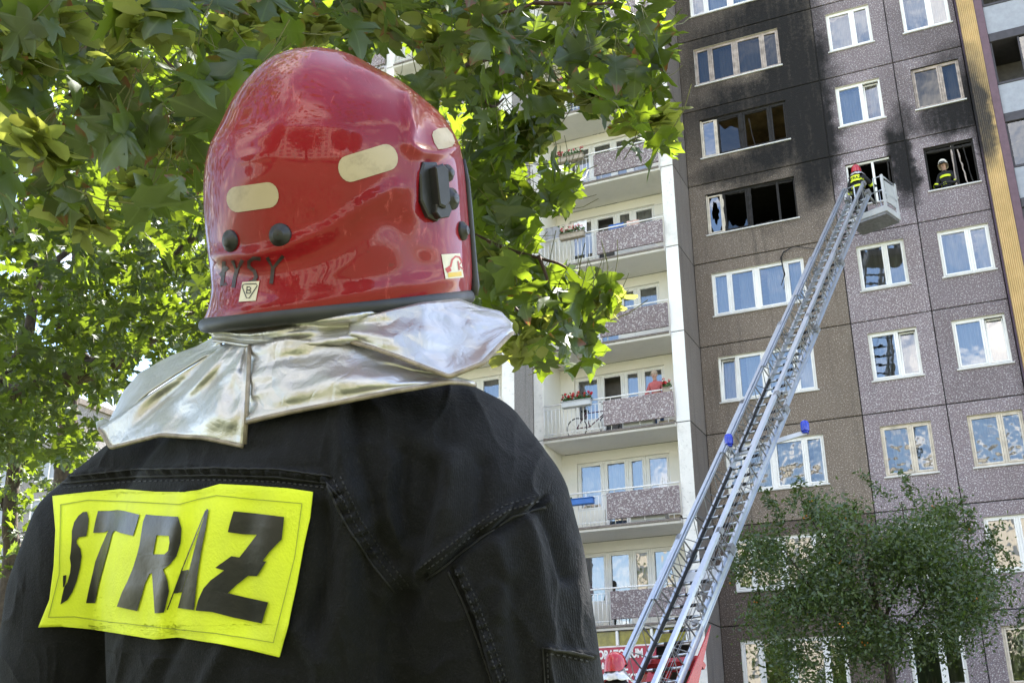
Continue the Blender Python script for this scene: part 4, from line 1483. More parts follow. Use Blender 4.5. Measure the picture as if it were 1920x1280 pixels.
# ------------------------------------------------------------------ turntable ladder
LB = Vector((1.80856, -11.61877, 2.6985)); LT = Vector((5.30428, -1.7, 16.04515))
LD = (LT - LB).normalized()
LH = Vector((LD.x, LD.y, 0)).normalized()
LR = Vector((LH.y, -LH.x, 0))
LN = LR.cross(LD)
LEN = (LT - LB).length


def LP(s, a, n):
    return LB + LD * s + LR * a + LN * n


malu = plain('brushed_aluminium', (.48, .51, .55), .36, .05, 3, metallic=.85)
mgal = plain('galvanised_steel', (.24, .24, .24), .5, .25, 12, metallic=.6)
mrub = plain('black_rubber_sleeve', (.018, .018, .02), .7, .3, 30)
mredp = plain('fire_engine_red_paint', (.48, .022, .018), .28, .1, 3, Coat_Weight=.4)
mwhp = plain('white_enamel', (.50, .51, .52), .4, .08, 4)
truck = empty('ladder_truck', (1.0, -14.4, 0))
tag(truck, 'red fire truck with extended aluminium turntable ladder raised to the burnt flat', 'fire truck')
SECT = [(-3.2, 3.2, .46, .50, 0.0), (1.5, 7.4, .42, .46, .035), (5.6, 10.4, .38, .42, .07), (8.6, 13.3, .34, .38, .105), (11.5, 16.9, .30, .34, .14)]
for si, (s0, s1, hw, hh, nb) in enumerate(SECT):
    root = empty('ladder_section', LP(s0, 0, 0), truck)
    for a in (-1, 1):
        # handrail: twin aluminium rail
        b = MB()
        b.obox((LP(s0, a * hw, nb + hh) + LP(s1, a * hw, nb + hh)) / 2, LD, LR, LN, (s1 - s0) / 2, .036, .032)
        b.obox((LP(s0, a * hw, nb + hh) + LP(s1, a * hw, nb + hh)) / 2 - LR * (a * .064) - LN * .02, LD, LR, LN, (s1 - s0) / 2 - .02, .014, .024)
        b.build('handrail', malu, root)
        b = MB()
        b.obox((LP(s0, a * hw, nb) + LP(s1, a * hw, nb)) / 2, LD, LR, LN, (s1 - s0) / 2, .028, .055)
        b.obox((LP(s0, a * (hw + .03), nb - .045) + LP(s1, a * (hw + .03), nb - .045)) / 2, LD, LR, LN, (s1 - s0) / 2 - .03, .012, .012)
        b.build('chord', malu, root)
        b = MB()
        n = max(2, int((s1 - s0) / .62))
        st = (s1 - s0) / n
        for k in range(n):
            p0 = LP(s0 + k * st + .05, a * hw, nb + .05); p1 = LP(s0 + (k + .5) * st, a * hw, nb + hh - .02); p2 = LP(s0 + (k + 1) * st - .05, a * hw, nb + .05)
            b.tube([p0, p1], .010, 6); b.tube([p1, p2], .010, 6)
            b.tube([p1, LP(s0 + (k + .5) * st, a * (hw - .01), nb + .02)], .016, 6)
            b.obox((p1 + LP(s0 + (k + .5) * st, a * hw, nb + hh * .8)) / 2, LD, LR, LN, .07, .008, .035)
        lt = b.build('lattice', mgal, root)
    # sliding blocks at the upper end
    for a in (-1, 1):
        b = MB(); b.obox(LP(s1 - .1, a * (hw - .01), nb + .02), LD, LR, LN, .10, .05, .085); b.build('guide_block', mgal, root)
        b = MB(); b.obox(LP(s1 - .08, a * hw, nb + hh - .02), LD, LR, LN, .07, .052, .052); b.build('guide_block', mgal, root)
# rungs, each one its own part
rung_me = {}
s = -2.95
k = 0
while s < 16.8:
    si = max(i for i, q in enumerate(SECT) if q[0] <= s) if s > -3.2 else 0
    # the visible section at s is the outermost one that reaches it
    si = min(i for i, q in enumerate(SECT) if q[0] <= s <= q[1])
    s0, s1, hw, hh, nb = SECT[si]
    if si not in rung_me:
        b = MB()
        O = Vector((0, 0, 0))
        b.tube([LR * -(hw - .02), LR * -(hw * .42)], .028, 10, 0); b.tube([LR * (hw * .42), LR * (hw - .02)], .028, 10, 0)
        b.tube([LR * -(hw * .42), LR * (hw * .42)], .033, 10, 1)
        rung_me[si] = b.mesh('rung', [malu, mrub], Vector((0, 0, 0)), True)
    link('rung', rung_me[si], truck, LP(s, 0, nb + .01) - org(truck))
    s += .295; k += 1
# cable channel beside the left chord, hoses and cables under the ladder
b = MB()
b.obox((LP(-3, -.385, .03) + LP(9.0, -.36, .10)) / 2, (LP(9.0, -.36, .10) - LP(-3, -.385, .03)).normalized(), LR, LN, 6.0, .014, .035)
b.build('cable_channel', mrub, truck)
b = MB()
rr = random.Random(4)
for a, n0 in ((.30, .10), (.25, .16), (.42, .22), (-.30, -.12)):
    pts = [LP(-3 + i * .7, a * (1 - .014 * i) + rr.uniform(-.02, .02), n0 + rr.uniform(-.02, .03)) for i in range(26)]
    b.tube(pts, .006, 5)
b.build('hauling_cable', mgal, truck, True)
# pulleys and lamp bracket with the two blue beacons
for s_, a in ((1.2, .40), (1.55, .38), (6.9, .44), (10.2, .40)):
    c = LP(s_, a, .12)
    b = MB(); b.tube([c - LN * .02, c + LN * .02], .07, 16); b.build('pulley', mgal, truck)
dB = TOPX(LP(6.2, 0, .1))[2]
beL, beR = PX(1367, 833, dB - .1), PX(1510, 808, dB - .2)
def plate(p0, p1, w):
    b = MB(); ax = (p1 - p0).normalized(); b.obox((p0 + p1) / 2, ax, LD, ax.cross(LD).normalized(), (p1 - p0).length / 2 + .04, w, .014); b.build('bracket_plate', mwhp, truck)
plate(LP(6.3, .40, .0), beR - UPV * .03, .08); plate(LP(6.0, -.42, .2), beL - UPV * .03, .08)
plate(LP(6.2, -.34, .02), LP(6.2, .34, .02), .12); plate(LP(2.55, -.38, .02), LP(2.55, .38, .02), .16)
mblue = NT('blue_beacon_plastic')
mblue.set(Base_Color=(.005, .03, .45), Roughness=.18, Coat_Weight=.5)
mblue = mblue.mat
for c in (beL, beR):
    b = MB()
    prof = [(.085, 0), (.09, .03), (.09, .15), (.078, .20), (.045, .225), (.001, .23)]
    n = 20
    for (r0, z_) in prof:
        for q in range(n):
            an = 2 * math.pi * q / n
            b.v.append(tuple(c + Vector((math.cos(an) * r0, math.sin(an) * r0, z_))))
    for i in range(len(prof) - 1):
        for q in range(n):
            b.f.append((i * n + q, i * n + (q + 1) % n, (i + 1) * n + (q + 1) % n, (i + 1) * n + q)); b.m.append(0)
    b.tube([c - UPV * .05, c], .07, 14)
    b.build('blue_beacon', mblue, truck, True)
# red boom cradle under the lowest section, turntable and chassis
b = MB()
for a in (-1, 1):
    P0, P1, P2, P3 = LP(-3.4, a * .52, -.08), LP(1.3, a * .56, -.07), LP(.3, a * .56, -.28), LP(-2.9, a * .52, -1.0)
    o_ = LR * (.03 * a)
    b.add([P0, P1, P2, P3, P0 + o_, P1 + o_, P2 + o_, P3 + o_], [(0, 1, 2, 3), (7, 6, 5, 4), (0, 4, 5, 1), (1, 5, 6, 2), (2, 6, 7, 3), (3, 7, 4, 0)])
b.obox(LP(.6, 0, -.22), LR, LD, LN, .56, .05, .12)
b.obox(LP(-.6, 0, -.35), LR, LD, LN, .53, .08, .10)
b.build('boom_cradle', mredp, truck)
b = MB()
for a in (-1, 1):
    b.tube([LP(.5, a * .12, -.28), LP(-2.4, a * .42, -.6)], .045, 10)
b.tube([LP(-.4, 0, -.45), Vector((.9, -14.2, 1.6))], .09, 14)
b.build('lift_strut', mredp, truck, True)
tb = Vector((.95, -14.3, 0))
b = MB()
b.tube([tb + UPV * 1.15, tb + UPV * 1.45], .85, 28); b.build('turntable', mgal, truck)
b = MB(); b.obox(tb + UPV * 1.75 + LH * -.35, LR, LH, UPV, .55, .35, .5); b.build('turret', mredp, truck)
b = MB(); b.box(tb.x - 5.2, tb.x + 2.6, tb.y - 1.2, tb.y + 1.2, .55, 1.14, 0, .05); b.build('chassis', mredp, truck)
b = MB(); b.box(tb.x - 7.4, tb.x - 5.22, tb.y - 1.2, tb.y + 1.2, .5, 2.0, 0, .12); b.build('cab', mredp, truck)
for x in (-6.2, -1.0, 1.0):
    for y in (-1.05, 1.05):
        b = MB(); b.tube([tb + Vector((x, y - .14, .5)), tb + Vector((x, y + .14, .5))], .5, 24); w = b.build('wheel', mrub, truck)
        b = MB(); b.tube([tb + Vector((x, y - .15, .5)), tb + Vector((x, y + .15, .5))], .28, 20); b.build('rim', mgal, w)

# ------------------------------------------------------------------ rescue basket at the ladder tip
BC = LT + LH * .50 - UPV * .52 + LR * .02
bk = empty('rescue_basket', BC)
tag(bk, 'white metal rescue basket at the tip of the ladder', 'rescue basket')
HWb, HDb = .55, .38
def BP(a, d, z):
    return BC + LR * a + LH * d + UPV * z
b = MB(); b.obox(BP(0, 0, -.06), LR, LH, UPV, HWb, HDb, .055); b.build('floor', mgal, bk)
b = MB()
b.obox(BP(0, -HDb, .05), LR, LH, UPV, HWb + .01, .02, .085); b.obox(BP(0, HDb, .05), LR, LH, UPV, HWb + .01, .02, .085)
b.obox(BP(HWb, 0, .05), LR, LH, UPV, .02, HDb - .021, .084); b.obox(BP(-HWb, 0, .05), LR, LH, UPV, .02, HDb - .021, .084)
b.build('kick_plate', mwhp, bk)
for a, d in ((-1, -1), (1, -1), (1, 1), (-1, 1)):
    b = MB(); b.obox(BP(a * HWb, d * HDb, .52), LR, LH, UPV, .032, .032, .56); b.build('post', mwhp, bk)
b = MB(); b.obox(BP(HWb + .005, .02, .62), LR, LH, UPV, .012, .26, .33); b.build('side_panel', mwhp, bk)
b = MB()
for z in (.55, 1.05):
    cs = [BP(-HWb, -HDb, z), BP(-HWb, HDb, z), BP(HWb, HDb, z), BP(HWb, -HDb, z)]
    for p0, p1 in zip(cs[:-1], cs[1:]): b.tube([p0, p1], .022, 8)
b.tube([BP(-HWb, -HDb, 1.05), BP(-.28, -HDb, 1.05), BP(-.28, -HDb, .2)], .02, 8); b.tube([BP(HWb, -HDb, 1.05), BP(.30, -HDb, 1.05), BP(.30, -HDb, .2)], .02, 8)
for a in (-.45, .1, .45): b.tube([BP(a, HDb, .2), BP(a, HDb, 1.05)], .014, 6)
b.build('guard_rail', malu, bk, True)
b = MB()
for a in (-.26, .26): b.tube([LP(16.8, a, .14), BP(a, -HDb, .3)], .04, 8)
b.build('support_arm', mgal, bk, True)

# ------------------------------------------------------------------ small figures
def figure(loc, face, label, jacket, helmet_col=None, pose='stand', patch_txt=None, skin=(.45, .27, .2), hair=None, scale=1.0, bands=False, trousers=None, lean=0.0, cape=False, cut=0.0):
    root = empty('person', loc)
    tag(root, label, 'person')
    f = Vector((math.sin(face), math.cos(face), 0)); r = Vector((f.y, -f.x, 0)); u = UPV
    def P(a, d, z): return Vector(loc) + (r * a + f * (d + lean * max(0, z - .9)) + u * z) * scale
    me = bpy.data.meshes.new('body')
    arms = {'stand': ((.25, -.02, 1.2), (.27, .12, 1.0), (.24, .28, 1.05), (-.25, -.02, 1.2), (-.27, .05, 1.0), (-.25, .24, .98)),
            'lean': ((.25, .05, 1.2), (.30, .22, 1.02), (.12, .36, 1.0), (-.25, .05, 1.2), (-.30, .22, 1.02), (-.10, .38, 1.0)),
            'reach': ((.26, .05, 1.28), (.34, .25, 1.15), (.32, .46, 1.25), (-.26, .03, 1.25), (-.30, .20, 1.05), (-.2, .38, 1.08))}[pose]
    J = [((0, 0, .92), .15), ((0, .0, 1.12), .155), ((0, 0, 1.34), .165), ((0, .01, 1.47), .075), ((0, .02, 1.56), .06), ((0, .03, 1.66), .098), ((0, .03, 1.75), .075),
         ((.17, 0, 1.40), .085), (arms[0], .07), (arms[1], .058), (arms[2], .048),
         ((-.17, 0, 1.40), .085), (arms[3], .07), (arms[4], .058), (arms[5], .048),
         ((.10, 0, .82), .105), ((.11, .03, .48), .075), ((.11, 0, .10), .06), ((.12, .13, .05), .045),
         ((-.10, 0, .82), .105), ((-.11, .03, .48), .075), ((-.11, 0, .10), .06), ((-.12, .13, .05), .045)]
    E_ = [(0, 1), (1, 2), (2, 3), (3, 4), (4, 5), (5, 6), (2, 7), (7, 8), (8, 9), (9, 10), (2, 11), (11, 12), (12, 13), (13, 14), (0, 15), (15, 16), (16, 17), (17, 18), (0, 19), (19, 20), (20, 21), (21, 22)]
    # palms and fingers
    for base, sgn in ((10, 1), (14, -1)):
        a, d, z = J[base][0]
        el = Vector(J[base - 1][0]); hv = (Vector((a, d, z)) - el).normalized()
        pi = len(J); J.append((tuple(Vector((a, d, z)) + hv * .05), .034)); E_.append((base, pi))
        for q, (o_, ln) in enumerate(((-.028, .07), (-.01, .085), (.01, .08), (.028, .065))):
            k1 = len(J); b0 = Vector(J[pi][0]) + Vector((o_, 0, 0)) + hv * .03
            J.append((tuple(b0), .011)); J.append((tuple(b0 + hv * ln * .6 + Vector((0, 0, -.02))), .009)); J.append((tuple(b0 + hv * ln * .8 + Vector((0, 0, -.045))), .008))
            E_ += [(pi, k1), (k1, k1 + 1), (k1 + 1, k1 + 2)]
        k1 = len(J); b0 = Vector(J[pi][0])
        J.append((tuple(b0 + Vector((-.04 * sgn, 0, .01))), .012)); J.append((tuple(b0 + Vector((-.055 * sgn, 0, 0)) + hv * .05), .010))
        E_ += [(pi, k1), (k1, k1 + 1)]
    me.from_pydata([P(*j[0]) - Vector(loc) for j in J], E_, [])
    o = link('body', me, root)
    md = o.modifiers.new('skin', 'SKIN'); md.use_smooth_shade = True
    for sv, j in zip(me.skin_vertices[0].data, J):
        sv.radius = (j[1] * scale, j[1] * scale)
    me.skin_vertices[0].data[0].use_root = True
    sb = o.modifiers.new('subsurf', 'SUBSURF'); sb.levels = 1; sb.render_levels = 1
    dg = bpy.context.evaluated_depsgraph_get()
    nm = bpy.data.meshes.new_from_object(o.evaluated_get(dg))
    o.modifiers.clear(); o.data = nm
    mats = [jacket, trousers or jacket, plain('skin', skin, .55, .08)]
    nm.materials.clear()
    for m_ in mats: nm.materials.append(m_)
    hands = [P(*J[10][0]) - Vector(loc), P(*J[14][0]) - Vector(loc)]
    for pg in nm.polygons:
        z = pg.center.z / scale
        hand = any((pg.center - h_).length < .11 * scale and True for h_ in hands)
        pg.material_index = 2 if z > 1.49 else (1 if z < .9 else 0)
        if hand and not helmet_col: pg.material_index = 2
    nm.polygons.foreach_set('use_smooth', [True] * len(nm.polygons))
    hc = P(0, .02, 1.70)
    ax = (r, f, u)
    # face: eyes, nose, mouth, ears
    b = MB()
    fp = lambda a, d, z: P(a, d, z)
    b.ell(fp(0, .135, 1.655), (.012 * scale, .02 * scale, .022 * scale), 8, 6, 0, ax)
    b.ell(fp(.098, .03, 1.655), (.012 * scale, .022 * scale, .03 * scale), 8, 6, 0, ax); b.ell(fp(-.098, .03, 1.655), (.012 * scale, .022 * scale, .03 * scale), 8, 6, 0, ax)
    b.build('face', mats[2], root, True)
    b = MB()
    for a in (-.034, .034): b.ell(fp(a, .118, 1.68), (.013 * scale, .008 * scale, .007 * scale), 8, 6, 0, ax)
    b.ell(fp(0, .118, 1.60), (.024 * scale, .008 * scale, .006 * scale), 8, 6, 0, ax)
    b.build('eyes_and_mouth', mblk, root, True)
    if helmet_col:
        b = MB()
        n = 20
        prof = [(1.12, 1.15, -.10), (1.08, 1.08, -.04), (1.0, 1.0, .02), (.86, .88, .075), (.62, .65, .112), (.3, .32, .132), (.01, .01, .137)]
        for (sx_, sy_, z_) in prof:
            for q in range(n):
                an = 2 * math.pi * q / n
                back = -.03 if math.sin(an) < 0 and z_ < -.05 else 0
                b.v.append(tuple(hc + (r * (.128 * sx_ * math.cos(an)) + f * (.15 * sy_ * math.sin(an)) + u * (z_ + back + (.06 if z_ < -.05 and math.sin(an) > .3 else 0))) * scale))
        for i in range(len(prof) - 1):
            for q in range(n):
                b.f.append((i * n + q, i * n + (q + 1) % n, (i + 1) * n + (q + 1) % n, (i + 1) * n + q)); b.m.append(0)
        hm_ = b.build('helmet', helmet_col, root, True)
        b = MB(); b.ell(hc + (f * .135 + u * -.02) * scale, (.09 * scale, .03 * scale, .05 * scale), 12, 8, 0, ax); b.build('visor', mk, hm_, True)
        if cape:
            b = MB()
            nn = 18
            for (rad, z_) in ((.12, -.10), (.17, -.17), (.24, -.25)):
                for q in range(nn + 1):
                    an = math.pi + math.pi * (q / nn) * 1.3 - .47
                    b.v.append(tuple(hc + (r * (rad * math.cos(an)) + f * (rad * math.sin(an)) + u * (z_ + .012 * math.sin(q * 2.1))) * scale))
            for i in range(2):
                for q in range(nn):
                    b.f.append((i * (nn + 1) + q, i * (nn + 1) + q + 1, (i + 1) * (nn + 1) + q + 1, (i + 1) * (nn + 1) + q)); b.m.append(0)
            c_ = b.build('neck_cape', ma.mat, root, True)
            sdm = c_.modifiers.new('thickness', 'SOLIDIFY'); sdm.thickness = .004
    elif hair:
        b = MB(); b.ell(hc + (f * -.025 + u * .02) * scale, (.108 * scale, .115 * scale, .115 * scale), 14, 10, 0, ax); b.build('hair', hair, root, True)
    if bands:
        mb_ = mp.mat
        b = MB()
        for (z_, rad) in ((1.10, .183), (1.30, .193)):
            n = 20
            base = len(b.v)
            for zz in (z_ - .03, z_ + .03):
                for q in range(n):
                    an = 2 * math.pi * q / n
                    b.v.append(tuple(P(rad * math.cos(an), rad * .92 * math.sin(an), zz)))
            for q in range(n):
                b.f.append((base + q, base + (q + 1) % n, base + n + (q + 1) % n, base + n + q)); b.m.append(0)
        for k in (8, 12):
            a0, a1 = Vector(J[k][0]), Vector(J[k + 1][0])
            t0 = a0.lerp(a1, .55); t1 = a0.lerp(a1, .85)
            b.tube([P(*t0), P(*t1)], .082 * scale, 12, 0, False)
        b.build('reflective_band', mb_, root, True)
    if patch_txt:
        b = MB()
        nn = 8
        for zz in (1.24, 1.42):
            for q in range(nn + 1):
                an = -math.pi / 2 - .75 + 1.5 * q / nn
                b.v.append(tuple(P(.19 * math.cos(an) * 1.02, .195 * math.sin(an), zz)))
        for q in range(nn):
            b.f.append((q, q + 1, nn + 2 + q, nn + 1 + q)); b.m.append(0)
        pt = b.build('patch', mp.mat, root, True)
        tm = text_mesh(patch_txt, .12, mblk, pt, (0, 0, 0), bold=.004, ext=.001)
        for v in tm.data.vertices:
            q = v.co + org(pt)
            x, z_ = q.x, q.z
            an = -math.pi / 2 + x / .19 * 1.0
            v.co = P(.197 * math.cos(an), .201 * math.sin(an), 1.33 + z_) - org(pt)
    return root


mdark = plain('dark_firefighter_cloth', (.013, .013, .016), .8, .3, 20)
mhr = plain('red_helmet_enamel', (.42, .012, .018), .25, .1, 5, Coat_Weight=.5)
mhw = plain('white_helmet_enamel', (.78, .74, .62), .3, .06, 5)
fa = BP(-.27, -.12, 0)
figure((fa.x, fa.y, fa.z), .25, 'firefighter in red helmet with yellow back patch standing in the rescue basket', mdark, mhr, 'reach', 'STRAZ', bands=True, cape=True)
figure((7.50, .42, zs(6) + .12 - .02), math.pi + .15, 'firefighter in white helmet leaning out of the burnt window', mdark, mhw, 'lean', bands=True, lean=.35, scale=.98)
fb = PX(1152, 1240, 15.0)
figure((fb.x, fb.y, fb.z - 1.70), .5, 'firefighter in red helmet and silver cape standing at the foot of the ladder', mdark, mhr, 'stand', cape=True, bands=True)
for o in [o for o in scene.objects if o.name.startswith('person') and o.get('label', '').startswith('firefighter in red helmet and silver')]:
    pass
b = MB(); b.box(fb.x - .6, fb.x + .6, fb.y - .5, fb.y + .5, 0, fb.z - 1.702, 0, .03)
tag(b.build('equipment_locker', mredp), 'low red equipment locker under the firefighter at the ladder foot', 'locker')
mhair = plain('grey_blond_hair', (.36, .28, .2), .7)
figure((-1.02, -1.22, zs(4) + .0), math.pi, 'grey-haired resident in red top leaning on the balcony rail', plain('red_knit_top', (.42, .10, .10), .8), None, 'lean', hair=mhair, trousers=plain('blue_trousers', (.08, .16, .4), .8), scale=.93, lean=.25)
figure((-3.5, -1.15, zs(2) + .0), math.pi - .3, 'dark-haired resident on the lowest balcony behind red flowers', plain('dark_blouse', (.12, .10, .10), .8), None, 'lean', hair=plain('dark_hair', (.03, .02, .015), .6), scale=.90, lean=.25)

# ------------------------------------------------------------------ things on the balconies
mleafg = plain('geranium_leaf', (.05, .11, .025), .7, .4, 30)
mgred = plain('red_geranium_petal', (.62, .012, .02), .6, .3, 40)
mgpink = plain('pink_geranium_petal', (.60, .10, .13), .6, .3, 40)
def flower_box(x0, x1, z, oy, boxmat, petal, label, seed, dens=1.0, flowers=True):
    root = empty('flower_box', ((x0 + x1) / 2, oy, z))
    tag(root, label, 'flower box', 'flower boxes on the balcony rails')
    b = MB()
    b.box(x0, x1, oy - .10, oy + .08, z, z + .16, 0, .015); b.box(x0 - .015, x1 + .015, oy - .115, oy + .095, z + .161, z + .185, 0, .008)
    b.build('planter', boxmat, root)
    rr = random.Random(seed)
    b = MB()
    for k in range(int((x1 - x0) * 240 * dens)):
        c = Vector((rr.uniform(x0, x1), oy + rr.gauss(-.02, .07), z + .19 + abs(rr.gauss(0, .075))))
        a = Vector((rr.gauss(0, 1), rr.gauss(0, 1), rr.gauss(0, .7))).normalized() * .04; c2 = a.orthogonal().normalized() * .035
        b.add([c - a, c + c2, c + a, c - c2], [(0, 1, 2, 3)])
    lo = b.build('leaves', mleafg, root); lo['kind'] = 'stuff'
    if flowers:
        b = MB()
        for k in range(int((x1 - x0) * 22 * dens)):
            c = Vector((rr.uniform(x0, x1), oy + rr.gauss(-.04, .06), z + .27 + rr.uniform(0, .15)))
            for q in range(14):
                d = Vector((rr.gauss(0, 1), rr.gauss(0, 1), rr.gauss(0, 1))).normalized()
                p0 = c + d * .035; a = d.orthogonal().normalized() * .022; c2 = d.cross(a)
                b.add([p0 - a, p0 + c2, p0 + a, p0 - c2], [(0, 1, 2, 3)])
        fo = b.build('blossoms', petal, root); fo['kind'] = 'stuff'
    return root
mtimber = plain('weathered_timber', (.35, .30, .24), .8, .2, 12)
mbluebox = plain('blue_plastic_planter', (.03, .14, .45), .45, .1)
flower_box(-3.72, -2.82, zs(4) + .80, -1.80, mwhp, mgred, 'white planter of red geraniums on the rail above the bicycle', 1, 1.3)
flower_box(-3.65, -2.85, zs(6) + .80, -1.80, mtimber, mgpink, 'timber planter of pinkish flowers below the hanging laundry', 2)
flower_box(-3.75, -2.80, zs(7) + .80, -1.80, mtimber, mgpink, 'timber planter of pale red flowers beside the highest clear balcony', 3)
flower_box(-3.75, -2.85, zs(3) + .62, -1.80, mbluebox, mgred, 'empty blue planter hung on the balcony rail', 4, .02, False)
flower_box(-3.85, -3.25, zs(2) + .72, -1.80, mwhp, mgred, 'white planter of red flowers on the lowest balcony rail', 5)
flower_box(-.72, -.50, zs(4) + .86, -1.60, mtimber, mgred, 'small pot of red geraniums at the rail end beside the resident', 6, 1.5)
flower_box(-3.6, -2.9, zs(8) + .80, -1.80, mtimber, mgpink, 'high timber planter half hidden by maple leaves', 7)
# bicycle
bi = empty('bicycle', (-3.0, -1.1, zs(4)))
tag(bi, 'old bicycle parked behind the railing of the geranium balcony', 'bicycle')
mbk = plain('dark_bicycle_paint', (.10, .02, .05), .4)
bx, by, bz = -3.0, -1.25, zs(4) + .33
for dx in (-.5, .5):
    b = MB(); pts = [(bx + dx + .31 * math.cos(t * math.pi / 12), by, bz + .31 * math.sin(t * math.pi / 12)) for t in range(25)]
    b.tube(pts, .018, 6, 0, False)
    w = b.build('wheel', mrub, bi, True)
    b = MB()
    for t in range(8): b.tube([(bx + dx, by, bz), (bx + dx + .3 * math.cos(t * math.pi / 4), by, bz + .3 * math.sin(t * math.pi / 4))], .003, 4)
    b.build('spokes', mgal, w)
b = MB()
for p0, p1 in (((-.5, 0), (-.1, 0)), ((-.1, 0), (-.22, .45)), ((-.22, .42), (.38, .42)), ((-.1, 0), (.36, .34)), ((-.5, 0), (-.22, .42)), ((.5, 0), (.34, .58))):
    b.tube([(bx + p0[0], by, bz + p0[1]), (bx + p1[0], by, bz + p1[1])], .016, 6)
b.build('frame', mbk, bi, True)
b = MB(); b.box(bx - .34, bx - .12, by - .07, by + .07, bz + .46, bz + .52, 0, .02); b.build('saddle', mrub, bi)
b = MB(); b.tube([(bx + .34, by - .28, bz + .62), (bx + .36, by, bz + .60), (bx + .34, by + .28, bz + .62)], .014, 6); b.build('handlebar', mgal, bi, True)
# laundry on the balcony two floors up
for k, (x, w_, h_, mt_, lb) in enumerate(((-4.1, .5, .42, plain('grey_towel', (.36, .36, .38), .9), 'grey towel drying at the left end of the washing line'), (-3.55, .32, .5, plain('beige_cloth', (.62, .52, .42), .9), 'beige cloth drying on the washing line'), (-3.16, .42, .48, plain('white_shirt_cloth', (.82, .82, .82), .9), 'white shirt drying on the washing line'), (-2.0, .5, .5, plain('blue_towel', (.05, .14, .42), .9), 'blue towel drying behind the mauve parapet'), (-1.45, .4, .45, plain('peach_cloth', (.66, .45, .38), .9), 'peach cloth drying behind the mauve parapet'))):
    c_ = wavy_curtain(x - w_ / 2, x + w_ / 2, zs(6) + 1.62 - h_ - (.35 if x > -2.5 else 0), zs(6) + 1.62 - (.35 if x > -2.5 else 0), -1.3, .035, .22, k + 60)
    o = c_.build('laundry', mt_)
    tag(o, lb, 'laundry', 'laundry drying on the balcony')
    sdm = o.modifiers.new('thickness', 'SOLIDIFY'); sdm.thickness = .006
b = MB(); b.tube([(-4.38, -1.3, zs(6) + 1.62), (-2.6, -1.3, zs(6) + 1.60), (-.42, -1.3, zs(6) + 1.62)], .004, 5); b.tube([(-2.6, -1.3, zs(6) + 1.27), (-.42, -1.3, zs(6) + 1.27)], .004, 5)
tag(b.build('washing_line', mgal), 'thin washing line strung across the laundry balcony', 'washing line')
# crate and boards stored on balconies
for (x0, x1, r, h_, mt_, lb) in ((-.95, -.50, 4, .14, mtimber, 'low timber crate under the parapet near the resident'), (-2.0, -1.1, 4, .30, mwhp, 'white storage box behind the parapet near the resident'), (-1.9, -.9, 3, .26, mwhp, 'white storage box on the balcony with the blue planter'), (-.8, -.5, 3, .16, mtimber, 'brown crate in the corner of the blue planter balcony')):
    b = MB(); b.box(x0, x1, -1.5, -1.15, zs(r), zs(r) + h_, 0, .015)
    b.box(x0 + .02, x1 - .02, -1.52, -1.501, zs(r) + h_ * .3, zs(r) + h_ * .5); 
    tag(b.build('storage_box', mt_), lb, 'box')

# ------------------------------------------------------------------ foliage
def leaf_mat(name, dark, mid, lite, trans_c, tr=.45, brown=False, gloss=.04, objco=False):
    m = NT(name)
    oi = m.n('ShaderNodeObjectInfo').outputs['Random']
    isl = m.n('ShaderNodeNewGeometry').outputs['Random Per Island']
    rnd = m.math('FRACT', m.math('ADD', oi, isl))
    c = m.mix(m.ramp(rnd, 0.0, .55), dark, mid)
    c = m.mix(m.ramp(rnd, .60, 1.0), c, lite)
    bf = m.n('ShaderNodeNewGeometry').outputs['Backfacing']
    c = m.mix(m.math('MULTIPLY', bf, .55), c, m.mix(rnd, (.060, .078, .032), (.045, .066, .026)))
    p = m.pos()
    c = m.mix(m.math('MULTIPLY', m.ramp(m.noise(p, 34, 4, .6), .35, .75), .35), c, m.mix(1.0, c, (.6, .62, .5), 'MULTIPLY'))
    tc = m.mix(rnd, trans_c, tuple(x * .22 for x in trans_c))
    if objco:
        # veins and scorched margins in the leaf's own coordinates
        oc = m.objco()
        sp = m.n('ShaderNodeSeparateXYZ'); m.l(oc, sp.inputs[0])
        yy = m.math('SUBTRACT', sp.outputs[1], .36)
        rad = m.math('SQRT', m.math('ADD', m.math('MULTIPLY', sp.outputs[0], sp.outputs[0]), m.math('MULTIPLY', yy, yy)))
        rim = m.math('ADD', rad, m.math('MULTIPLY', m.noise(oc, 6, 4, .65), .3))
        r2 = m.math('FRACT', m.math('MULTIPLY', oi, 17.3))
        k = m.math('MULTIPLY', m.ramp(rim, .56, .68), m.ramp(r2, .62, .75))
        c = m.mix(k, c, (.16, .062, .022)); tc = m.mix(k, tc, (.22, .07, .015))
        ang = m.math('ARCTAN2', sp.outputs[0], m.math('ADD', sp.outputs[1], .02))
        vein = m.math('ABSOLUTE', m.math('SINE', m.math('MULTIPLY', ang, 3.4)))
        vk = m.math('MULTIPLY', m.ramp(vein, .13, .02), .6)
        c = m.mix(vk, c, (.11, .15, .05)); tc = m.mix(vk, tc, (.16, .24, .02))
    df = m.n('ShaderNodeBsdfDiffuse'); tl = m.n('ShaderNodeBsdfTranslucent'); gl = m.n('ShaderNodeBsdfGlossy')
    gl.inputs['Roughness'].default_value = .42; gl.inputs[0].default_value = (.9, .95, 1, 1)
    m.l(c, df.inputs[0]); m.l(tc, tl.inputs[0])
    m1 = m.n('ShaderNodeMixShader'); m1.inputs[0].default_value = tr
    m.l(df.outputs[0], m1.inputs[1]); m.l(tl.outputs[0], m1.inputs[2])
    m2 = m.n('ShaderNodeMixShader'); m2.inputs[0].default_value = gloss
    m.l(m1.outputs[0], m2.inputs[1]); m.l(gl.outputs[0], m2.inputs[2])
    m.l(m2.outputs[0], m.out.inputs[0])
    return m.mat


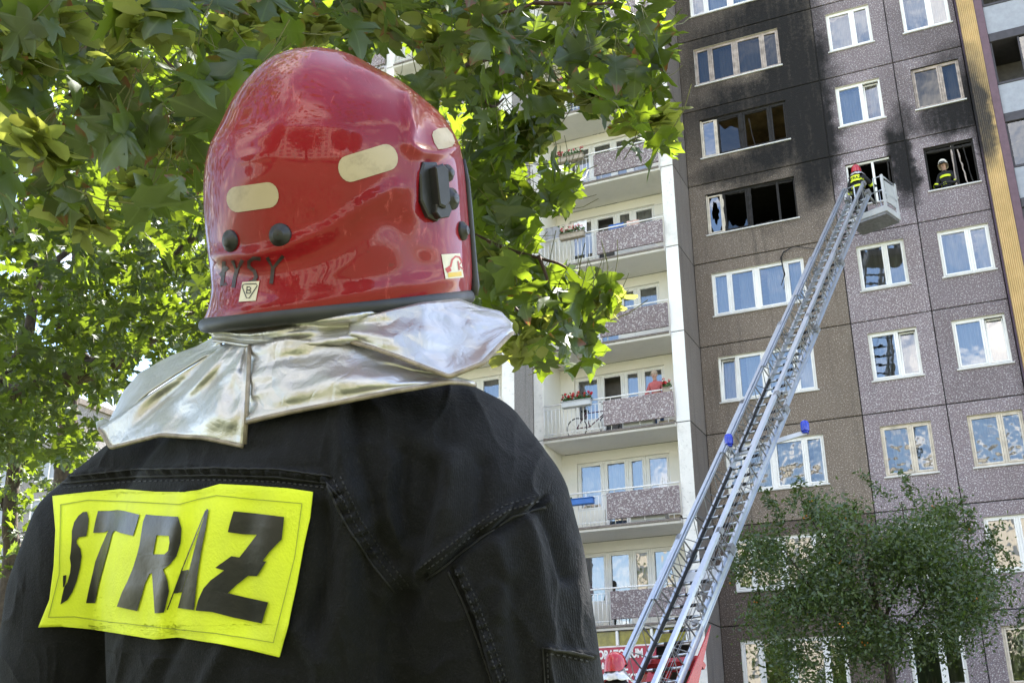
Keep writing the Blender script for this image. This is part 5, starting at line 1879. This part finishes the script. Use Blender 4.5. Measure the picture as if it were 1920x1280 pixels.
M['maple'] = leaf_mat('maple_leaf', (.022, .038, .008), (.042, .064, .011), (.075, .095, .020), (.27, .39, .02), .42, True, .045, True)
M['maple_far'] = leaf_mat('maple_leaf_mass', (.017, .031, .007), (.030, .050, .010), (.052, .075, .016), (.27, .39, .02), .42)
M['rowan'] = leaf_mat('small_tree_leaf', (.036, .072, .012), (.070, .122, .020), (.115, .165, .03), (.20, .30, .025), .35, False, .05)
M['seed'] = leaf_mat('maple_key', (.22, .26, .06), (.30, .33, .09), (.38, .40, .12), (.55, .60, .10), .55, False, .04)
M['stem'] = plain('green_leaf_stalk', (.12, .12, .04), .6, .3, 30)
M['twig'] = plain('reddish_twig_bark', (.075, .042, .032), .8, .35, 30, bump=.4, bscale=90)
M['bark'] = plain('maple_bark', (.055, .042, .034), .9, .4, 14, bump=.9, bscale=40)

HALF = [(0.10, -0.09), (0.24, -0.08), (0.42, -0.04), (0.35, 0.07), (0.26, 0.16), (0.44, 0.24), (0.57, 0.41), (0.42, 0.40), (0.36, 0.48), (0.15, 0.42), (0.20, 0.56), (0.30, 0.69), (0.17, 0.72), (0.10, 0.84)]
OUT = [(0, 0)] + HALF + [(0, 1.0)] + [(-x, y) for x, y in HALF[::-1]]


def leaf_geo(seed, stalk=True):
    rr = random.Random(seed)
    fold, droop, curl, tw = rr.uniform(-.18, .3), rr.uniform(.1, .7), rr.uniform(-.6, .4), rr.uniform(-.35, .35)
    def Z(x, y):
        return fold * abs(x) - droop * max(0, y - .2) ** 2 * .7 + curl * (abs(x) ** 2) * 1.4 + tw * x * y + .06 * math.sin(x * 9 + seed) * math.sin(y * 7) - .06 * math.cos(3.4 * math.atan2(x, y + .05)) * min(1, math.hypot(x, y) * 1.5)
    o = [(x + rr.uniform(-.025, .025), y + rr.uniform(-.025, .025)) for x, y in OUT]
    o[0] = (0, 0)
    mid = [(0, .12), (0, .33), (0, .58), (0, .8)]
    v = [(x, y, Z(x, y)) for x, y in o] + [(x, y, Z(x, y)) for x, y in mid]
    n = len(o)
    def near(y): return n + min(range(4), key=lambda k: abs(mid[k][1] - y))
    f = []
    half = len(HALF) + 1
    attach = [0, 0, 0, 0, 0, 1, 1, 1, 1, 1, 1, 2, 2, 2, 3, 3]
    for i in range(half):
        a, c = attach[i], attach[i + 1]
        f.append((i, i + 1, n + a))
        if c != a: f.append((n + a, i + 1, n + c))
        j0, j1 = (n - i) % n, n - i - 1
        f.append((j1, j0, n + a))
        if c != a: f.append((j1, n + a, n + c))
    mi = [0] * len(f)
    if stalk:
        b0 = len(v)
        bend = rr.uniform(-.25, .25)
        for t in (0, .5, 1.0):
            c = (bend * t * t, -.85 * t, -.02 + .25 * t * t)
            for k in range(3):
                an = 2 * math.pi * k / 3
                v.append((c[0] + .012 * math.cos(an), c[1], c[2] + .012 * math.sin(an)))
        for i in range(2):
            for k in range(3):
                f.append((b0 + i * 3 + k, b0 + i * 3 + (k + 1) % 3, b0 + i * 3 + 3 + (k + 1) % 3, b0 + i * 3 + 3 + k)); mi.append(1)
    return v, f, mi


LG = [leaf_geo(s) for s in range(7)]
LGN = [np.array(g[0]) for g in LG]
LM = []
for g in LG:
    me = bpy.data.meshes.new('leaf'); me.from_pydata(g[0], [], g[1]); me.materials.append(M['maple']); me.materials.append(M['stem'])
    me.polygons.foreach_set('material_index', g[2]); me.polygons.foreach_set('use_smooth', [True] * len(g[1])); me.update()
    LM.append(me)


def leaf_frame(rr, pos, upw=.55, camw=.35, spread=.75):
    tc = (CAM - pos).normalized()
    n = (UPV * upw + tc * camw + Vector((rr.gauss(0, 1), rr.gauss(0, 1), rr.gauss(0, 1))) * spread).normalized()
    t = -UPV * .8 + Vector((rr.gauss(0, 1), rr.gauss(0, 1), rr.gauss(0, .6))) * .55
    t = (t - n * t.dot(n)).normalized()
    return t.cross(n), t, n


def in_poly(x, y, poly):
    c = False
    j = len(poly) - 1
    for i in range(len(poly)):
        xi, yi = poly[i]; xj, yj = poly[j]
        if (yi > y) != (yj > y) and x < (xj - xi) * (y - yi) / (yj - yi) + xi: c = not c
        j = i
    return c


def sample(poly, n, d0, d1, rr, keep=None):
    xs = [p[0] for p in poly]; ys = [p[1] for p in poly]
    out = []
    tries = 0
    while len(out) < n and tries < n * 40:
        tries += 1
        x, y = rr.uniform(min(xs), max(xs)), rr.uniform(min(ys), max(ys))
        if not in_poly(x, y, poly): continue
        if keep and not keep(x, y, rr): continue
        out.append(PX(x, y, rr.uniform(d0, d1)))
    return out


class Mass:
    """many leaves in one mesh"""
    def __init__(s): s.v, s.f, s.m, s.n = [], [], [], 0
    def leaf(s, k, pos, fr, size):
        X, T, N = fr
        Mx = np.array([X, T, N])
        v = LGN[k] * size @ Mx + np.array(pos)
        s.v.append(v)
        g = LG[k]
        s.f.extend([tuple(i + s.n for i in f) for f in g[1]])
        s.m.extend(g[2]); s.n += len(v)
    def build(s, name, mats, parent):
        V = np.concatenate(s.v) - np.array(org(parent))
        me = bpy.data.meshes.new(name); me.from_pydata(V.tolist(), [], s.f)
        for m_ in mats: me.materials.append(m_)
        me.polygons.foreach_set('material_index', s.m)
        me.update()
        o = link(name, me, parent); o['kind'] = 'stuff'
        return o


rr = random.Random(21)
maple_base = PX(-620, 640, 4.2); maple_base.z = 0
maple = empty('maple_tree', maple_base)
tag(maple, 'maple tree with big green lobed leaves and winged seeds hanging over the firefighter', 'tree')
RA = [(-60, -60), (560, -60), (530, 110), (450, 170), (400, 280), (392, 410), (250, 430), (-60, 400)]
RBp = [(430, -60), (1240, -60), (1262, 90), (1225, 140), (1262, 200), (1262, 290), (1220, 300), (1165, 275), (1130, 200), (1080, 235), (1000, 255), (900, 300), (860, 260), (700, 110), (520, 100)]
RC = [(870, 280), (1000, 265), (1075, 340), (1065, 385), (985, 415), (1000, 460), (880, 500)]
RDp = [(880, 480), (990, 470), (1060, 505), (1150, 520), (1145, 575), (1105, 630), (1110, 680), (1020, 700), (960, 640), (890, 570)]
def gap(x, y, r): return noise.noise(Vector((x * .011, y * .011, 3.3))) > -.30
near = []
for poly, n, d0, d1 in ((RA, 250, 2.3, 3.8), (RBp, 380, 3.1, 4.8), (RC, 150, 3.5, 5.0), (RDp, 95, 3.3, 4.4)):
    for p in sample(poly, n, d0, d1, rr, gap): near.append(p)
near.sort(key=lambda p: (p - CAM).dot(CF))
mass = Mass()
for i, p in enumerate(near):
    k = rr.randrange(7)
    fr = leaf_frame(rr, p)
    sz = rr.choice((rr.uniform(.07, .11), rr.uniform(.10, .15), rr.uniform(.11, .165)))
    c = p - fr[1] * (sz * .4)
    if i < 300:
        o = link('leaf', LM[k], maple)
        X, T, N = fr
        o.matrix_local = Matrix.Translation(c - maple_base) @ Matrix(((X.x, T.x, N.x, 0), (X.y, T.y, N.y, 0), (X.z, T.z, N.z, 0), (0, 0, 0, 1))) @ Matrix.Scale(sz, 4)
    else:
        mass.leaf(k, c, fr, sz)
# the rest of the crown: deeper layers in view and leaves added above the frame to shade the firefighter
RDeep = [(-80, -60), (1190, -60), (1190, 60), (1090, 180), (1010, 230), (985, 400), (900, 520), (400, 520), (-80, 500)]
for p in sample(RDeep, 900, 4.6, 7.5, rr, lambda x, y, r: noise.noise(Vector((x * .008, y * .008, 8.3))) > -.22 + .25 * (x > 900)):
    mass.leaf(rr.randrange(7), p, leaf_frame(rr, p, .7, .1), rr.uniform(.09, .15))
cc = Vector((6.9, -27.3, 5.5))
for _ in range(2300):
    d = Vector((rr.gauss(0, 1), rr.gauss(0, 1), rr.gauss(0, 1))).normalized() * rr.random() ** .4
    p = cc + Vector((d.x * 2.7, d.y * 1.4, d.z * 1.0))
    mass.leaf(rr.randrange(7), p, leaf_frame(rr, p, 1.2, 0), rr.uniform(.13, .19))
# crown leaves added outside the frame to dim sky light and helmet reflections
for cen, rad, n_ in ((Vector((3.4, -29.6, 5.0)), (3.0, 3.4, 2.5), 2300), (Vector((8.4, -33.8, 5.6)), (4.6, 3.0, 1.3), 450)):
    for _ in range(n_):
        d = Vector((rr.gauss(0, 1), rr.gauss(0, 1), rr.gauss(0, 1))).normalized() * rr.random() ** .4
        p = cen + Vector((d.x * rad[0], d.y * rad[1], d.z * rad[2]))
        x, y, z = TOPX(p)
        if z > 0 and -150 < x < 2070 and -150 < y < 1430: continue
        if (p - CAM).length < 1.3: continue
        mass.leaf(rr.randrange(7), p, leaf_frame(rr, p, 1.2, 0), rr.uniform(.13, .19))
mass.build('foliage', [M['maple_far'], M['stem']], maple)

# winged seed clusters
def seed_geo(seed):
    r2 = random.Random(seed)
    b = MB()
    for k in range(22):
        an = r2.uniform(0, 2 * math.pi); rad = r2.uniform(0.0, .034)
        c = Vector((math.cos(an) * rad, math.sin(an) * rad, r2.uniform(-.03, .012)))
        if k % 3 == 0: b.tube([c, c * .6 + Vector((0, 0, .03)), Vector((0, 0, .06))], .0007, 3, 1, False)
        ax0 = r2.uniform(0, math.pi)
        for s in (-1, 1):
            d = Vector((math.cos(ax0) * s, math.sin(ax0) * s, r2.uniform(-.25, .15))).normalized()
            w = d.cross(UPV).normalized() * (1 if r2.random() > .5 else -1)
            L = r2.uniform(.036, .050)
            w = (w * .7 + UPV * r2.uniform(-1.0, .9)).normalized()
            pts = [(0, -.003), (.25, -.005), (.6, -.007), (.92, -.006), (1.0, .001), (.85, .007), (.5, .006), (.2, .003)]
            b.add([c + d * (L * t) + w * (q * 1.9) for t, q in pts] + [c + d * (L * .5) + UPV * .0025], [(i, (i + 1) % 8, 8) for i in range(8)], 0)
    return b.mesh('seed_cluster', [M['seed'], M['stem']])
SM = [seed_geo(s) for s in range(4)]
SEEDS = [(90, 30, 2.5), (270, 40, 2.4), (75, 255, 2.3), (205, 130, 2.7), (375, 180, 3.1), (280, 345, 3.0), (430, 60, 3.0), (590, 50, 3.4), (820, 75, 3.6), (910, 55, 3.4), (1075, 15, 3.6), (1160, 120, 3.6), (845, 130, 3.8), (1020, 165, 3.8), (1215, 215, 3.7), (990, 260, 4.0), (1120, 175, 3.9), (930, 490, 3.6), (975, 640, 3.5), (1085, 570, 3.7), (1130, 560, 3.6), (470, 30, 3.1), (720, 30, 3.5), (930, 390, 3.9), (30, 90, 2.7), (325, 260, 3.2), (150, 400, 3.2), (1010, 610, 3.9)]
for i, (x, y, d) in enumerate(SEEDS):
    o = link('seed_cluster', SM[i % 4], maple, PX(x, y, d) - maple_base)
    o.rotation_euler = (rr.uniform(-.35, .35), rr.uniform(-.35, .35), rr.uniform(0, 6.28))
    s_ = rr.uniform(1.4, 1.9); o.scale = (s_, s_, s_ * .9)

# trunk, limbs and twigs
def limb(tree, pts, r0, r1, mat, name='branch', n=7):
    P = [Vector(p) for p in pts]
    fine = []
    for i in range(len(P) - 1):
        p0, p1, p2, p3 = P[max(i - 1, 0)], P[i], P[i + 1], P[min(i + 2, len(P) - 1)]
        for j in range(4):
            t = j / 4
            fine.append(.5 * ((2 * p1) + (p2 - p0) * t + (2 * p0 - 5 * p1 + 4 * p2 - p3) * t * t + (3 * p1 - p0 - 3 * p2 + p3) * t ** 3))
    fine.append(P[-1])
    b = MB()
    b.tube(fine, [r0 + (r1 - r0) * i / (len(fine) - 1) for i in range(len(fine))], n)
    return b.build(name, mat, tree, True)
limb(maple, [maple_base, maple_base + Vector((.05, .1, 1.4)), maple_base + Vector((.0, .15, 2.8)), maple_base + Vector((.3, .1, 4.6)), Vector((5.6, -27.6, 5.8))], .19, .06, M['bark'], 'trunk', 14)
hub = maple_base + Vector((.02, .15, 3.0))
TW = [
    [(190, -60, 2.9), (150, 55, 2.9), (130, 70, 2.9), (80, 120, 3.0), (-60, 230, 3.2)], [(130, 175, 2.8), (200, 215, 2.85), (268, 252, 2.9)], [(130, 70, 2.9), (120, 58, 2.85), (112, 40, 2.8)], [(450, 185, 3.2), (370, 150, 3.2), (300, 100, 3.3), (230, -60, 3.4)],
    [(790, 138, 3.7), (875, 123, 3.75), (950, 106, 3.8), (1062, 116, 3.85), (1137, 94, 3.8), (1237, 78, 3.75), (1262, 90, 3.7)], [(1062, 116, 3.85), (1131, 153, 3.8), (1181, 188, 3.75), (1215, 205, 3.7)], [(860, 60, 3.5), (916, 31, 3.5), (1000, 6, 3.5), (1060, -60, 3.6)], [(1000, 6, 3.5), (1110, 8, 3.5), (1150, 5, 3.5)],
    [(875, 123, 3.75), (890, 90, 3.8), (912, 60, 3.9)], [(890, 440, 3.7), (945, 465, 3.7), (1014, 485, 3.65), (1060, 501, 3.6), (1130, 560, 3.6)], [(1010, 480, 3.65), (1025, 520, 3.6), (1030, 545, 3.6)], [(880, 520, 3.7), (930, 545, 3.7), (985, 600, 3.6), (1000, 660, 3.55)], [(890, 160, 4), (920, 200, 4), (945, 185, 4.1)],
]
for t in TW:
    limb(maple, [PX(*q) for q in t], .007, .0035, M['twig'], 'twig')
for q in ((-60, 230, 3.2), (230, -60, 3.4), (1060, -60, 3.6)):
    e = PX(*q)
    m_ = (hub + e) / 2 + Vector((0, 0, .5 if q[1] < 300 else .15))
    if TOPX(m_)[2] > 1.8: limb(maple, [hub, m_, e], .02, .007, M['bark'])

# ---- darker trees further left with strong limbs
def bgtree(px, py, d, label, crown_polys, trunk_r, limbs, seed, leafsize, density_th=-.15, canopy=()):
    base = PX(px, py, d); base.z = 0
    t = empty('deciduous_tree', base)
    tag(t, label, 'tree', 'trees behind the maple')
    r2 = random.Random(seed)
    ms_ = Mass()
    for poly, n, d0, d1 in crown_polys:
        for p in sample(poly, n, d0, d1, r2, lambda x, y, r: noise.noise(Vector((x * .016, y * .016, seed * 1.7))) + .5 * noise.noise(Vector((x * .05, y * .05, seed))) > density_th):
            ms_.leaf(r2.randrange(7), p, leaf_frame(r2, p, .8, .15), r2.uniform(*leafsize))
    for c_, rd, n_ in canopy:  # extra leaf masses added overhead to keep sun off the foliage below
        for _ in range(n_):
            d_ = Vector((r2.gauss(0, 1), r2.gauss(0, 1), r2.gauss(0, 1))).normalized() * r2.random() ** .4
            p = Vector(c_) + Vector((d_.x * rd[0], d_.y * rd[1], d_.z * rd[2]))
            qx, qy, qz = TOPX(p)
            if qx > 620 and qy > -40: continue
            ms_.leaf(r2.randrange(7), p, leaf_frame(r2, p, 1.2, 0), r2.uniform(.15, .22))
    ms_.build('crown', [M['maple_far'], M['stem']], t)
    for k, (pts, r0, r1) in enumerate(limbs):
        P = [PX(*q) for q in pts]
        if k == 0: P = [base] + P
        limb(t, P, r0, r1, M['bark'], 'trunk' if k == 0 else 'branch', 10)
    return t
bgtree(-160, 900, 8.0, 'dark leafy tree with strong bare limbs left of the helmet',
       [([(-60, 330), (430, 330), (410, 640), (260, 700), (200, 790), (150, 880), (100, 850), (-60, 880)], 3200, 6.0, 11.0)], .2,
       [([(-150, 800, 8), (-40, 765, 8), (100, 715, 8), (180, 690, 8), (250, 655, 8), (330, 590, 8), (420, 548, 8), (520, 500, 8)], .13, .035), ([(250, 655, 8), (290, 570, 8), (330, 480, 7.9), (400, 410, 7.8)], .05, .02), ([(-40, 765, 8), (45, 650, 8.2), (70, 540, 8.4), (130, 470, 8.6), (240, 440, 8.7)], .05, .015), ([(70, 540, 8.4), (60, 470, 8.5), (30, 380, 8.6)], .03, .01), ([(180, 690, 8), (100, 600, 8), (85, 520, 8)], .035, .01)], 5, (.08, .13), -.25, [((1.4, -22.8, 8.0), (3.6, 2.8, 1.6), 2300), ((1.0, -19.0, 8.6), (4.2, 3.2, 1.6), 2300)])
bgtree(20, 1000, 15.0, 'slender young tree in front of the far grey block at the left edge',
       [([(-80, 820), (110, 850), (60, 900), (20, 940), (-80, 960)], 160, 13.5, 16), ([(20, 930), (110, 880), (130, 960), (60, 1000), (40, 1060), (-60, 1100)], 110, 14, 17)], .1,
       [([(16, 1100, 15), (18, 980, 15), (30, 850, 15), (60, 760, 15)], .14, .06), ([(18, 980, 15), (-10, 900, 15), (-30, 840, 15)], .04, .02), ([(22, 930, 15), (60, 850, 15), (110, 800, 15)], .04, .015)], 9, (.12, .18), -.5)
bgtree(180, 900, 19.0, 'sunlit tree rising behind the dark limbs at the left',
       [([(-80, -40), (400, -40), (420, 300), (400, 560), (250, 660), (120, 790), (-80, 760)], 1500, 13, 20)], .2,
       [([(120, 900, 18), (140, 600, 18), (160, 300, 18)], .2, .08), ([(140, 600, 18), (60, 420, 18), (20, 300, 18)], .08, .03)], 13, (.14, .2), -.05)

# ---- far grey block at the left edge
fd = PX(40, 930, 75)
far = empty('apartment_building', (fd.x, fd.y, 0))
tag(far, 'distant grey panel block with white windows at the left edge', 'building')
fx = Vector((HR.x, HR.y, 0)); fy = Vector((HF.x, HF.y, 0))
ca = math.radians(-25)
ax_ = fx * math.cos(ca) + fy * math.sin(ca); ay_ = -fx * math.sin(ca) + fy * math.cos(ca)
def FP(a, d, z): return Vector((fd.x, fd.y, 0)) + ax_ * a + ay_ * d + UPV * z
b = MB(); b.obox(FP(-4.5, 6, 12.5), ax_, ay_, UPV, 8.5, 5.9, 12.5); b.build('wall', pebble('grey_far_concrete', (.30, .28, .28), (.42, .4, .4), .6, 8, False, .2), far)
b = MB(); b.obox(FP(-4.5, 6, 25.2), ax_, ay_, UPV, 8.7, 6.1, .2); b.build('roof', M['return'], far)
mseam2 = M['joint']
for r in range(3, 9):
    b = MB(); b.obox(FP(-4.5, .08, 2.7 * r + .4), ax_, ay_, UPV, 8.49, .012, .04); b.build('joint_seal', mseam2, far)
    for k in range(5):
        a = -11.5 + 3.4 * k
        b = MB()
        w, h_, z = 1.05, .70, 2.7 * r + 1.8
        for s in (-1, 1):
            b.obox(FP(a + s * w, .06, z), ax_, ay_, UPV, .06, .05, h_ + .06); b.obox(FP(a, .06, z + s * h_), ax_, ay_, UPV, w - .06, .048, .06)
        b.obox(FP(a + .1, .06, z), ax_, ay_, UPV, .05, .045, h_ - .06)
        w_ = b.build('window', M['frame'], far)
        b = MB(); b.obox(FP(a, .085, z), ax_, ay_, UPV, w - .06, .01, h_ - .06); b.build('pane', bpy.data.materials['frosted_parapet'], w_)

# ------------------------------------------------------------------ small berried tree in front of the facade
RW = [(1400, 1030), (1445, 965), (1500, 940), (1560, 962), (1620, 975), (1680, 925), (1740, 945), (1785, 965), (1825, 1010), (1855, 1060), (1868, 1130), (1840, 1165), (1800, 1185), (1780, 1220), (1700, 1215), (1660, 1330), (1540, 1340), (1500, 1255), (1445, 1200), (1415, 1150), (1450, 1110), (1412, 1070)]
rb = PX(1690, 1300, 22.4); rb.z = 0
rowan = empty('rowan_tree', rb)
tag(rowan, 'small dark green tree with orange berries beside the ladder', 'tree')
r2 = random.Random(77)
vs_, fs = [], []
berries = MB()
cl = []
for p in sample(RW, 540, 20.9, 23.9, r2, lambda x, y, r: noise.noise(Vector((x * .016, y * .016, 5.5))) > -.08): cl.append((p, r2.uniform(.16, .34)))
for k in range(44):      # upright sprays on the outline
    x, y = RW[k % len(RW)]
    if y > 1150: continue
    p = PX(x + r2.uniform(-45, 45), y + r2.uniform(-30, 25), r2.uniform(21.8, 23.2))
    sl = r2.uniform(-.09, .09)
    for j in range(8): cl.append((p + Vector((r2.gauss(0, .02) + sl * j, 0, .075 * j - .25)), .055))
for c, rad in cl:
    for _ in range(int(70 * (rad / .25) ** 1.5) + 8):
        p = c + Vector((r2.gauss(0, 1), r2.gauss(0, 1), r2.gauss(0, .8))) * rad
        d = Vector((r2.gauss(0, 1), r2.gauss(0, 1), r2.gauss(0, .8))).normalized()
        w = d.orthogonal().normalized()
        w = (w * math.cos(1.3 * r2.random()) + d.cross(w) * math.sin(6 * r2.random())).normalized()
        L = r2.uniform(.035, .065); W = L * .42
        b0 = len(vs_)
        vs_ += [tuple(p - d * L - rb), tuple(p + w * W - rb), tuple(p + d * L - rb), tuple(p - w * W - rb)]
        fs.append((b0, b0 + 1, b0 + 2, b0 + 3))
    if r2.random() < .04:
        for _ in range(3):
            berries.ell(c + Vector((r2.gauss(0, .05), -rad * 1.1, r2.gauss(0, .04))), (.018, .018, .018), 6, 5)
me = bpy.data.meshes.new('crown'); me.from_pydata(vs_, [], fs); me.materials.append(M['rowan']); me.update()
o = link('crown', me, rowan); o['kind'] = 'stuff'
o = berries.build('berries', plain('orange_berry', (.62, .20, .015), .4), rowan, True); o['kind'] = 'stuff'
limb(rowan, [rb, PX(1685, 1400, 22.4), PX(1665, 1250, 22.4), PX(1640, 1120, 22.4), PX(1620, 1000, 22.4)], .12, .03, M['bark'], 'trunk', 10)
for q in ([(1665, 1250, 22.4), (1560, 1150, 22.2), (1470, 1030, 22.1)], [(1660, 1230, 22.4), (1740, 1120, 22.5), (1800, 1030, 22.5)], [(1650, 1180, 22.4), (1700, 1050, 22.7), (1690, 940, 22.7)], [(1655, 1200, 22.4), (1570, 1060, 22.7), (1510, 950, 22.6)]):
    limb(rowan, [PX(*z_) for z_ in q], .04, .01, M['bark'])

# ------------------------------------------------------------------ street trees behind the camera, seen mirrored in the panes
r2 = random.Random(5)
vs_, fs = [], []
for _ in range(2600):
    d = Vector((r2.gauss(0, 1), r2.gauss(0, 1), r2.gauss(0, 1))).normalized()
    d = d * (r2.random() ** .4) * (1 + .25 * noise.noise(d * 2.2))
    p = Vector((d.x * 3.6, d.y * 3.2, 7.5 + d.z * 4.6))
    a = Vector((r2.gauss(0, 1), r2.gauss(0, 1), r2.gauss(0, 1))).normalized(); c = a.orthogonal().normalized()
    b0 = len(vs_); vs_ += [tuple(p - a * .3), tuple(p + c * .2), tuple(p + a * .3), tuple(p - c * .2)]; fs.append((b0, b0 + 1, b0 + 2, b0 + 3))
cme = bpy.data.meshes.new('crown'); cme.from_pydata(vs_, [], fs); cme.materials.append(M['rowan']); cme.update()
b = MB(); b.tube([(0, 0, 0), (.1, 0, 2.5), (0, .1, 6), (.1, 0, 9)], [.28, .22, .16, .06], 10); tme = b.mesh('trunk', M['bark'])
for i, (x, y) in enumerate(((-14, -52), (-5, -56), (3, -50), (12, -55), (20, -51), (30, -56))):
    t = empty('deciduous_tree', (x, y, 0))
    tag(t, 'street tree across the road, seen only mirrored in the window panes', 'tree', 'street trees across the road')
    o = link('crown', cme, t); o['kind'] = 'stuff'; o.rotation_euler = (0, 0, i * 1.3); link('trunk', tme, t)
    s_ = r2.uniform(.9, 1.25); t.scale = (s_, s_, s_)
